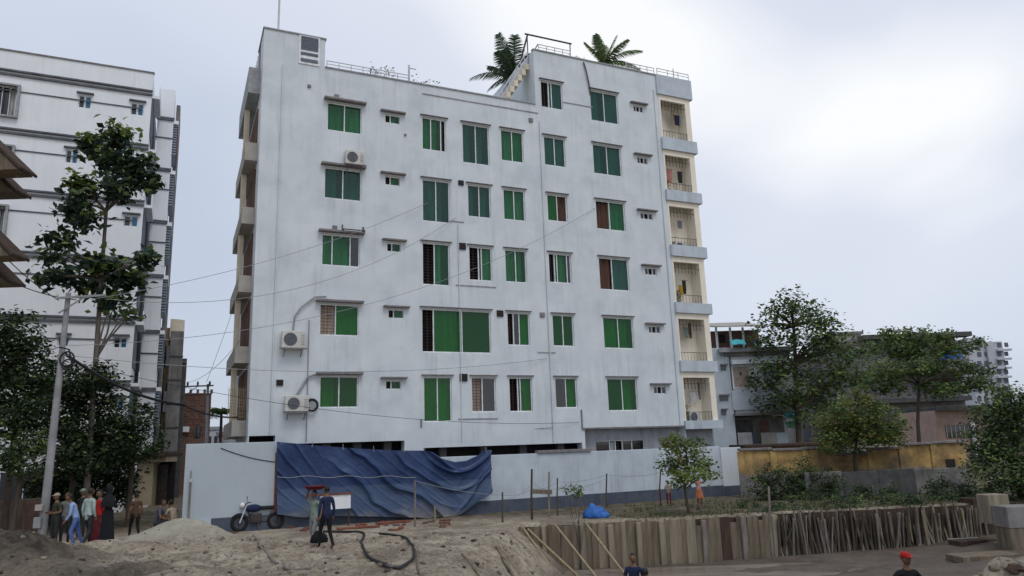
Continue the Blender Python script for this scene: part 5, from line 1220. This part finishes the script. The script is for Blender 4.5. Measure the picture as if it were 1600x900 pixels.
def awn(label, mt, px, py, wpx, hpx, Y, name='awning', drop=.25):
    p = PY(px, py, Y); s_ = Y/FPX; wd, hh = wpx*s_, hpx*s_
    b = MB(); b.grid(lambda s, t: ((s-.5)*wd, -.5*t, hh*(.5-t)-.02*sin(s*9)), 10, 4); b.grid(lambda s, t: ((s-.5)*wd, -.5*t, hh*(.5-t)-.03-.02*sin(s*9)), 10, 4)
    return tag(b.build(name, mt, None, p), label, 'awning')
awn('cyan plastic sheet slung on the roof terrace of the grey house', 'cyan', 1151, 535, 22, 9, HY-.75, 'plastic_sheet')
awn('blue water drum cover on the roof terrace of the grey house', 'blue_sheet', 1179, 537, 8, 9, HY-.75, 'plastic_sheet')
awn('upper pale cyan awning beside the big tree trunk', 'cyan', 1234, 648, 22, 9, HY-.8); awn('lower mint awning beside the big tree trunk', 'green_sheet', 1236, 663, 20, 9, HY-.8)
# long low shed roof over the wall
t, wd, z = blockhouse('low_shed', 'long low shed with dark roof and dirty orange front behind the bushes', 1166, 1300, 697, 39.5, 2.5, 'ochre_wall')
b = MB(); b.bbox(-wd/2-.15, wd/2+.15, -.35, 2.7, z+.002, z+.14, .02); b.build('roof', 'timber_dark', t)
for k in range(3): b = MB(); b.box(-wd*.4+k*wd*.3, -wd*.22+k*wd*.3, -.05, -.003, z-.75, z-.25); b.build('opening', 'timber', t)
# concrete block behind the layered tree
CB = thing('concrete_block_house', 'bare grey concrete building behind the layered tree', 'building', (0, 66, 0)); HYs = HY
def hb2(name, mt, x0, x1, y0, y1, f, d, T, Y):
    p0, p1 = PY(x0, (y0+y1)/2, Y), PY(x1, (y0+y1)/2, Y); zt_ = PY((x0+x1)/2, y0, Y).z; zb2 = PY((x0+x1)/2, y1, Y).z
    b = MB(); b.bbox(p0.x-T.location.x, p1.x-T.location.x, -f, -f+d, zb2, zt_, .02); return b.build(name, mt, T)
hb2('wall', 'concrete', 1345, 1505, 525, 690, 0, 8, CB, 66)
for y0 in (523, 578, 622): hb2('slab', 'concrete_dark', 1340, 1509, y0, y0+7, 1.0, 1.1, CB, 66)
for y0 in (540, 592, 638):
    for x0 in (1352,1388,1425,1462,1486): hb2('opening', 'far_dark', x0, x0+16, y0, y0+22, .05, .04, CB, 66)  # flat dark blocks; the shaded depth of the openings is painted as colour
PH = thing('pink_house', 'pinkish plaster house with flat slab roof above the yellow wall', 'house', (0, 55, 0))
hb2('wall', 'pink', 1466, 1548, 640, 720, 0, 6, PH, 55); hb2('roof', 'concrete_dark', 1460, 1556, 634, 641, .8, 7, PH, 55)
w_ = hb2('window', 'glass_dark', 1478, 1516, 664, 684, .06, .05, PH, 55)
for k in range(6): 
    o = hb2('bar', 'steel_white', 1478+k*7, 1479+k*7, 664, 684, .09, .025, PH, 55); o.parent = w_
hb2('pillar', 'white_paint', 1518, 1524, 660, 720, .3, .25, PH, 55)
t = thing('blue_tank', 'blue water tank on the concrete building behind the layered tree', 'water tank', PY(1487, 562, 64)); b = MB(); b.tube([(0,0,0),(0,0,.75),(0,0,.95),(0,0,1.05)], [.8,.8,.55,.25], 16); b.build('drum', 'blue_sheet', t); b = MB(); b.tube([(0,0,1.05),(0,0,1.15)], [.22,.22], 12); b.build('lid', 'blue_sheet', t); b = MB(); b.box(-.9,.9,-.9,.9,-1.0,-.003); b.build('stand', 'concrete', t)
b = MB()
FT = thing('far_tower', 'hazy white apartment tower far off at the right', 'building', (0, 150, 0))
hb2('wall', 'far_white', 1524, 1551, 527, 700, 0, 10, FT, 150); hb2('wall', 'far_white', 1552, 1577, 534, 700, .6, 10, FT, 150); hb2('wing', 'far_white', 1577, 1584, 545, 700, -2, 10, FT, 150)
for r in range(7):
    for x0, f in ((1527,0),(1538,0),(1555,.6),(1566,.6)): hb2('window', 'far_dark', x0, x0+6, 536+r*14, 543+r*14, f+.12, .1, FT, 150)
    hb2('balcony', 'far_white', 1553, 1575, 546+r*14, 549+r*14, 1.3, .69, FT, 150)
for i, (x0, x1, y0, Y, mt, lab) in enumerate(((1585,1700,628,90,'concrete','grey house hidden behind the tree at the right edge'),(1236,1300,560,75,'concrete','grey storeyed house behind the tall open crowned tree'),(1300,1345,520,80,'concrete_pale','pale house between the two large right hand trees'))):
    t, wd, z = blockhouse('background_house', lab, x0, x1, y0, Y, 7, mt)
    for r in range(3):
        for k in range(3): b = MB(); b.box(-wd*.4+k*wd*.3, -wd*.24+k*wd*.3, -.05, -.003, z-2.2-r*3, z-.9-r*3); b.build('window', 'far_dark', t)
    b = MB(); b.box(-wd/2-.2, wd/2+.2, -.2, .3, z-.2, z+.1); b.build('parapet', 'ledge', t)

# ------------------------------------------------------------------ left: tin fence, brown wall, gate
A, C_ = PY(-60, 770, 33.5), PY(112, 770, 33.5)
t = thing('tin_fence', 'grey corrugated tin fence behind the left trees', 'fence', (A.x, 33.5, 0)); n = 9; wd = (C_.x-A.x)/n; zt = PY(50, 737, 33.5).z; shm = None
for k in range(n):
    if shm is None: b = MB(); b.grid(lambda s, q: (s*(wd-.02), .025*sin(s*2*pi*7), -.1+(zt+.1)*q), 56, 1); shm = b.mesh('sheet', 'tin')
    o = link('sheet', shm, t, (k*wd, .03*(k%2), 0))
b = MB(); b.box(0, wd*n, .06, .11, zt*.8, zt*.8+.07); b.box(0, wd*n, .06, .11, zt*.3, zt*.3+.07); b.build('rail', 'timber_dark', t)
A, C_ = PY(-60, 800, 27.8), PY(60, 800, 27.8)
t = thing('low_brown_wall', 'low brown mud stained wall at the left edge', 'wall', (A.x, 27.8, 0)); wd = C_.x-A.x; zt = PY(20, 780, 27.8).z
for k in range(3): b = MB(); b.bbox(wd*k/3, wd*(k+1)/3-.02, 0, .2, -.2, zt-.05*(k%2), .02); b.build('panel', ['timber','brick','timber'][k], t)
b = MB(); b.bbox(wd-.45, wd+.05, -.06, -.003, -.2, zt-.1, .02); b.build('pier', 'brick', t)
t = thing('gatehouse', 'small beige gatehouse with dark doorway behind the waiting people', 'gatehouse', (PY(232, 780, 37).x, 37, 0))
def lb_(name, mt, x0, x1, y0, y1, f, d, par=None): 
    p0, p1 = PY(x0, (y0+y1)/2, 37), PY(x1, (y0+y1)/2, 37); zt_ = PY((x0+x1)/2, y0, 37).z; zb2 = PY((x0+x1)/2, y1, 37).z; b = MB(); b.bbox(p0.x-t.location.x, p1.x-t.location.x, -f, -f+d, max(-.1, zb2), zt_, .015); return b.build(name, mt, par or t)
lb_('pier', 'beige', 212, 238, 722, 790, 0, .9); lb_('lintel', 'beige', 212, 262, 714, 722, .15, 1.2); lb_('back_wall', 'unlit_dark', 238, 262, 722, 790, -.7, .1); lb_('notice', 'timber_dark', 226, 234, 736, 739, .02, .015); lb_('gate_leaf', 'iron', 240, 256, 726, 790, -.3, .05)  # near-black back wall paints the doorway's darkness
lb_('roof', 'timber_dark', 195, 264, 709, 714, .5, 2)

# ------------------------------------------------------------------ people
SK0 = dict(pel=((0,0,.92),.135), spi=((0,0,1.10),.118), che=((0,.0,1.28),.135), nec=((0,0,1.44),.056), hed=((0,.015,1.53),.055),
           sl=((-.165,0,1.375),.062), el=((-.215,-.03,1.10),.044), wl=((-.225,.04,.87),.030), sr=((.165,0,1.375),.062), er=((.215,-.03,1.10),.044), wr=((.225,.04,.87),.030),
           hl=((-.095,0,.86),.088), kl=((-.105,.02,.48),.060), al=((-.105,-.02,.085),.042), tl=((-.12,.15,.045),.036), hr=((.095,0,.86),.088), kr=((.105,.02,.48),.060), ar=((.105,-.02,.085),.042), tr=((.12,.15,.045),.036))
ED = [('pel','spi','S'),('spi','che','S'),('che','nec','S'),('nec','hed','K'),('che','sl','S'),('sl','el','S'),('el','wl','K'),('che','sr','S'),('sr','er','S'),('er','wr','K'),
      ('pel','hl','P'),('hl','kl','P'),('kl','al','P'),('al','tl','F'),('pel','hr','P'),('hr','kr','P'),('kr','ar','P'),('ar','tr','F')]
def person(label, loc, rz, H, shirt, pants, pose=None, hair='hair', shoe='skin', skirt=None, cap=None, sleeve=False, look=(0,0), shawl=None):
    sk = {k: [Vector(p), r] for k, (p, r) in SK0.items()}
    for k, p in (pose or {}).items(): sk[k][0] = Vector(p)
    names = list(sk); me = bpy.data.meshes.new('person'); me.from_pydata([sk[k][0] for k in names], [(names.index(a), names.index(c)) for a, c, _ in ED], [])
    ob = bpy.data.objects.new('tmp_person', me); COL.objects.link(ob)
    md = ob.modifiers.new('skin', 'SKIN'); md.use_smooth_shade = True; sv = me.skin_vertices[0].data
    for i, k in enumerate(names): sv[i].radius = (sk[k][1], sk[k][1]*(.78 if k in ('pel','spi','che') else 1)); sv[i].use_root = k == 'pel'
    ob.modifiers.new('sub', 'SUBSURF').levels = 2
    dg = bpy.context.evaluated_depsgraph_get(); em = bpy.data.meshes.new_from_object(ob.evaluated_get(dg)); bpy.data.objects.remove(ob)
    b = MB(); cols = ['skin', shirt, pants, shoe]; midx = {'K': 0, 'S': 1, 'P': 2, 'F': 3}
    vs_ = [v_.co.copy() for v_ in em.vertices]; fs = []; ms = []
    for p in em.polygons:
        c = p.center; best = None
        for a, d, tg in ED:
            A_, D_ = sk[a][0], sk[d][0]; ab = D_-A_; t = max(0, min(1, (c-A_).dot(ab)/ab.dot(ab))); dist = (c-A_-ab*t).length-(sk[a][1]*(1-t)+sk[d][1]*t)
            if best is None or dist < best[0]: best = (dist, tg, t, a)
        tg = best[1]
        if best[3] in ('sl', 'sr') and best[2] > .62 and not sleeve: tg = 'K'
        if sleeve and best[3] in ('el', 'er') and best[2] < .9: tg = 'S'
        if best[3] == 'che' and best[1] == 'S' and best[2] > .85 and c.z > sk['nec'][0].z-.02: tg = 'K'
        b.f.append(tuple(p.vertices)); b.m.append(midx[tg]); b.sm.append(True)
    b.v = [tuple(v_) for v_ in vs_]
    hc = sk['hed'][0]+Vector((0, .012, .075))
    def hs(p, q):
        q = q.copy()
        if p.z < -.2: q.x *= 1-.25*(-p.z-.2); q.y *= 1-.12*(-p.z-.2)
        return q
    b.ell(hc, (.076,.096,.118), 14, 10, 0, hs)
    b.add([hc+Vector((-.012,.088,.0)), hc+Vector((.012,.088,.0)), hc+Vector((0,.122,-.022)), hc+Vector((-.016,.090,-.030)), hc+Vector((.016,.090,-.030)), hc+Vector((0,.09,.03))], [(0,2,5),(5,2,1),(0,3,2),(1,2,4),(3,4,2)], 0, True)
    for sg in (-1, 1):
        b.ell(hc+Vector((sg*.078,-.005,-.005)), (.010,.022,.03), 6, 5, 0)
        b.ell(hc+Vector((sg*.030,.088,.012)), (.013,.008,.008), 6, 4, 4)
    b.ell(hc+Vector((0,.085,-.055)), (.022,.008,.007), 8, 4, 5)
    for w_, e_ in (('wl','el'), ('wr','er')):                                     # hands with palm, four fingers and a thumb
        W, E = sk[w_][0], sk[e_][0]; d = (W-E).normalized(); sd_ = d.cross(Vector((0,0,1)) if abs(d.z) < .8 else Vector((0,1,0))).normalized(); nn_ = sd_.cross(d)
        b.tube([W, W+d*.04, W+d*.085], [.026,.034,.032], 8, 0)
        for k in range(4):
            o_ = sd_*(k-1.5)*.018; l_ = (.058,.068,.064,.05)[k]
            b.tube([W+d*.075+o_, W+d*(.075+l_*.5)+o_+nn_*.006, W+d*(.075+l_)+o_+nn_*.025], [.0095,.009,.006], 5, 0)
        b.tube([W+d*.02+sd_*-.025, W+d*.05-sd_*.045+nn_*.012, W+d*.08-sd_*.045+nn_*.025], [.011,.010,.007], 5, 0)
    o = b.build('person', cols+['eye', 'cloth_maroon'], None, loc, rz); o.scale = (H/1.67,)*3
    tag(o, label, 'person')
    hb_ = MB()
    def hf(p, q):
        if p.y > .35 and p.z < .45: q = q*.9
        if p.z < -.45: q = q*.88
        return q*(1+.04*mnoise.noise(p*6))
    hb_.ell(hc+Vector((0,-.010,.014)), (.083,.098,.116), 14, 10, 0, hf)
    hb_.v = [v_ if not (v_[1] > hc.y+.055 and v_[2] < hc.z+.06) else (v_[0]*.9+hc.x*.1, hc.y+.05, v_[2]) for v_ in hb_.v]
    hb_.build('hair', hair, o)
    if skirt:
        mt, zb = skirt; sb = MB(); top_ = sk['pel'][0]+Vector((0,0,.06)); kc = (sk['al'][0]+sk['ar'][0])/2; n = 20
        def sf(s, t):
            c = top_.lerp(Vector((kc.x, kc.y+.03, zb)), t); R_ = .155+.075*t+.012*sin(s*2*pi*7)*t; return (c.x+R_*1.1*cos(2*pi*s), c.y+R_*.9*sin(2*pi*s), c.z)
        sb.grid(sf, 28, 8); sb.build('skirt', mt, o)
    if shawl:
        sb = MB(); c0 = sk['che'][0]
        def sh_(s, t):
            a = 2*pi*s; R_ = .085+.135*min(1, max(0, t-.25)*2.2)**.7; return (c0.x+R_*1.2*cos(a), c0.y+R_*.8*sin(a)-.01, hc.z-.02-t*.5+.02*sin(a*5)*t)
        sb.grid(sh_, 24, 8); sb.ell(hc+Vector((0,-.025,.02)), (.098,.108,.13), 14, 8, 0, lambda p, q: q if p.y < .45 or p.z > .6 else q*.6); sb.build('shawl', shawl, o)
    if cap:
        cb_ = MB(); cb_.ell(hc+Vector((0,-.005,.05)), (.092,.108,.085), 14, 8, 0, lambda p, q: Vector((q.x,q.y,max(q.z,-.02)))); cb_.ell(hc+Vector((0,.10,.045)), (.07,.07,.012), 10, 5); cb_.build('cap', cap, o)
    return o
def at(px, Y): p = PY(px, 800, Y); return Vector((p.x, p.y, hgt(p.x, p.y)-.01))
walk = dict(kl=(-.10,.16,.52), al=(-.11,.20,.10), tl=(-.12,.36,.06), kr=(.10,.0,.49), ar=(.10,-.24,.12), tr=(.11,-.08,.05))
bentarm = dict(el=(-.24,-.02,1.12), wl=(-.12,.20,1.10), er=(.24,-.02,1.12), wr=(.12,.20,1.12))
person('person in olive shirt and dark trousers standing just right of the leaning pole', at(88, 24.4), 2.6, 1.62, 'cloth_olive', 'cloth_dark', bentarm, cap='cloth_beige')
person('person in grey shirt half hidden beside the person in olive', at(104, 24.9), 3.6, 1.64, 'cloth_grey', 'cloth_dark', None)
person('person in light blue shirt and blue jeans leaning forward', at(121, 23.8), 2.0, 1.66, 'cloth_sky', 'cloth_blue', dict(spi=(0,.06,1.09), che=(0,.14,1.25), nec=(0,.20,1.39), hed=(0,.24,1.47), sl=(-.165,.15,1.34), sr=(.165,.15,1.34), el=(-.22,.16,1.06), wl=(-.2,.28,.86), er=(.22,.16,1.06), wr=(.18,.3,.88), kl=(-.12,.14,.5), kr=(.13,-.06,.48), ar=(.14,-.2,.09), tr=(.16,-.04,.05)), sleeve=True)
person('person in pale mint shirt with back to the camera', at(139, 23.6), -.3, 1.72, 'cloth_mint', 'cloth_dark', walk, sleeve=True)
person('person in red dress with raised arm behind the person in mint', at(155, 24.6), 2.7, 1.72, 'cloth_red', 'cloth_red', dict(er=(.26,.10,1.34), wr=(.24,.16,1.58)), skirt=('cloth_maroon', .14), sleeve=True)
person('person wrapped in black dress and shawl at the right of the waiting group', at(169, 23.6), -.5, 1.66, 'cloth_black', 'cloth_black', bentarm, skirt=('cloth_black', .05), shawl='cloth_black', sleeve=True)
person('person in pale cloth cap standing behind the group by the trees', at(128, 26.6), 3.0, 1.66, 'cloth_dark', 'cloth_dark', None, cap='cloth_sage')
person('person in brown shirt walking before the beige gatehouse', at(212, 26.2), .8, 1.5, 'cloth_brown', 'cloth_black', walk)
sit = dict(pel=(0,-.05,.46), spi=(0,-.02,.64), che=(0,.06,.82), nec=(0,.12,.97), hed=(0,.15,1.05), sl=(-.165,.08,.91), sr=(.165,.08,.91), el=(-.23,.14,.66), wl=(-.14,.36,.58), er=(.23,.14,.66), wr=(.14,.36,.58), hl=(-.10,-.02,.43), hr=(.10,-.02,.43), kl=(-.16,.36,.50), kr=(.16,.36,.50), al=(-.15,.30,.09), ar=(.15,.30,.09), tl=(-.16,.46,.045), tr=(.16,.46,.045))
person('person in purple grey shirt squatting behind the pale sand heap', at(246, 26.6), -1.3, 1.68, 'cloth_purple', 'cloth_dark', sit)
person('person in beige shirt squatting beside the end of the white wall', at(271, 26.9), 1.2, 1.66, 'cloth_beige', 'cloth_olive', sit)
# worker carrying a basin
g = G(490, 858, 0); zc = hgt(g.x, g.y)
carry = dict(er=(.28,.06,1.50), wr=(.20,.06,1.70), sr=(.175,0,1.40), el=(-.30,.0,1.16), wl=(-.34,.12,.98)); carry.update(walk)
person('worker in sage shirt with one arm raised to the basin on the head', (g.x, g.y, zc-.01), 2.7, 1.55, 'cloth_sage', 'cloth_grey', carry)
b = MB(); b.tube([(0,0,0),(0,0,.02),(0,0,.09),(0,0,.10)], [.20,.22,.30,.31], 20); b.torus((0,0,.10), .305, .014, 'z', 24, 6)
s_ = 1.55/1.67; hz = zc+(1.53+.075+.115)*s_; tag(b.build('head_basin', 'cloth_maroon', None, (g.x, g.y, hz+.01)), 'shallow dark red basin balanced on the head of the worker in sage', 'basin')
g2 = G(509, 868, 0); zc2 = hgt(g2.x, g2.y)
person('worker in dark navy clothes beside the basin carrier', (g2.x, g2.y, zc2-.01), .7, 1.58, 'cloth_navy', 'cloth_black', walk, sleeve=True)
g3 = G(498, 862, 0); b = MB(); b.ell((0,0,.22), (.24,.2,.24), 18, 12, 0, lump); tag(b.build('sack', 'cloth_black', None, (g3.x, g3.y, hgt(g3.x,g3.y))), 'bulging black sack at the feet of the basin carrier', 'sack')
# white notice board against the tarpaulin
u, z0_ = fac(500, 797, WY-.75); u1_, z1_ = fac(548, 772, WY-.75); t = thing('white_board', 'white board with reddish top rail standing before the tarpaulin', 'board', fwd((u+u1_)/2, WY-.75, 0), TH); wd = u1_-u
b = MB(); b.bbox(-wd/2, wd/2, -.02, .02, z0_, z1_, .008); b.build('panel', 'white_paint', t); b = MB(); b.box(-wd*.95, wd/2+.08, -.06, .06, z1_+.002, z1_+.07); b.build('top_rail', 'brick_red', t)
for sg in (-.45, .45): b = MB(); b.box(wd*sg-.03, wd*sg+.03, .022, .08, -.15, z1_); b.build('leg', 'timber_dark', t)
# children by the young tree
g = G(1046, 790, 0); person('child in pale top and maroon trousers at the foot of the white wall', (g.x, g.y, hgt(g.x,g.y)-.01), 2.9, 1.0, 'cloth_beige', 'cloth_maroon', bentarm, cap='cloth_dark')
g = G(1094, 792, 0); person('child in orange dress holding on to the young tree', (g.x, g.y, hgt(g.x,g.y)-.01), 3.4, 1.2, 'cloth_pink', 'skin', dict(er=(.30,.05,1.36), wr=(.42,.12,1.52), el=(-.30,.05,1.36), wl=(-.40,.10,1.46)), skirt=('cloth_orange', .5))
# workers in the pit
def pit(px, Y): p = PY(px, 880, Y); return Vector((p.x, p.y, max(hgt(p.x, p.y), -1.62)))
def by_head(px, pyt, Y, H):      # stand on the pit floor
    p = pit(px, Y); return p
p = PY(989, 871, 18.1); person('worker in navy shirt standing deep in the pit', (p.x, p.y, hgt(p.x,p.y)-.01), 2.9, 1.62, 'cloth_navy', 'cloth_dark', bentarm)
p = PY(1003, 889, 17.6); person('dark haired worker bending low beside the one in navy', (p.x, p.y, hgt(p.x,p.y)-.01), -.4, 1.5, 'cloth_dark', 'cloth_dark', dict(spi=(0,.05,1.06), che=(0,.14,1.2), nec=(0,.24,1.3), hed=(0,.3,1.36), sl=(-.165,.15,1.28), sr=(.165,.15,1.28), el=(-.2,.2,1.0), wl=(-.15,.34,.85), er=(.2,.2,1.0), wr=(.15,.34,.85)))
p = PY(1415, 880, 14.3); person('worker in black shirt and red cap with hands on hips in the pit', (p.x, p.y, hgt(p.x,p.y)-.01), 3.3, 1.66, 'cloth_black', 'cloth_dark', dict(el=(-.36,-.04,1.14), wl=(-.19,.10,1.02), er=(.36,-.04,1.14), wr=(.19,.10,1.02)), cap='cloth_red', sleeve=True)

# ------------------------------------------------------------------ motorcycle before the white wall
g = G(402, 829, 0); g.z = hgt(g.x, g.y)
MC = thing('motorcycle', 'dark motorcycle with white trim parked before the white wall', 'motorcycle', g, radians(205))
for x in (-.62, .62):
    b = MB(); b.torus((x,0,.30), .25, .055, 'y', 28, 8); wl_ = b.build('wheel', 'rubber', MC)
    b = MB(); b.torus((x,0,.30), .19, .016, 'y', 24, 6); b.tube([(x,-.05,.3),(x,.05,.3)], .045, 10)
    for k in range(9): b.beam((x,0,.3), (x+.19*cos(k*2*pi/9),0,.3+.19*sin(k*2*pi/9)), .014, .014)
    b.build('rim', 'iron', wl_)
b = MB(); b.tube([(.62,-.08,.3),(.42,-.07,.85)], .025, 7); b.tube([(.62,.08,.3),(.42,.07,.85)], .025, 7); b.build('fork', 'steel_white', MC)
b = MB(); b.grid(lambda s, t: (.62+.32*cos(pi*(.15+.7*s)), (t-.5)*.14, .32+.32*sin(pi*(.15+.7*s))), 10, 2); b.build('mudguard', 'cloth_navy', MC)
b = MB(); b.ell((.16,0,.78), (.28,.14,.14), 16, 10, 0, lambda p, q: Vector((q.x, q.y*(1-.3*max(0,-p.x)), q.z))); tk = b.build('tank', 'cloth_navy', MC); b = MB(); b.ell((.17,-.10,.78), (.16,.05,.06), 12, 6); b.build('badge', 'cloth_white', tk)
b = MB(); b.bbox(-.55,-.08,-.13,.13,.74,.84,.03); b.build('seat', 'rubber', MC)
b = MB(); b.bbox(-.12,.28,-.12,.12,.3,.6,.03); b.tube([(.4,0,.8),(.2,0,.3),(-.3,0,.3),(-.5,0,.72),(.3,0,.74)], .025, 6); b.build('engine', 'iron', MC)
b = MB(); b.tube([(.1,-.16,.32),(-.3,-.17,.3),(-.75,-.17,.36)], [.025,.04,.045], 8); b.build('exhaust', 'steel_white', MC)
b = MB(); b.tube([(.30,-.38,1.02),(.42,-.2,.98),(.44,0,.92),(.42,.2,.98),(.30,.38,1.02)], .018, 6); hd = b.build('handlebar', 'iron', MC)
for sg in (-1, 1): b = MB(); b.tube([(.38,sg*.28,1.0),(.42,sg*.32,1.16)], .008, 5); b.ell((.42,sg*.33,1.19), (.02,.06,.04), 8, 5); b.build('mirror', 'iron', hd)
b = MB(); b.ell((.54,0,.9), (.09,.1,.1), 14, 8); b.build('headlight', 'alu', MC)
b = MB(); b.ell((-.66,0,.72), (.05,.07,.05), 10, 6); b.build('tail_light', 'cloth_red', MC)
b = MB(); b.beam((0,.1,.3),(-.05,.28,.0),.025,.025); b.build('side_stand', 'iron', MC)
print('objects', len(bpy.data.objects))
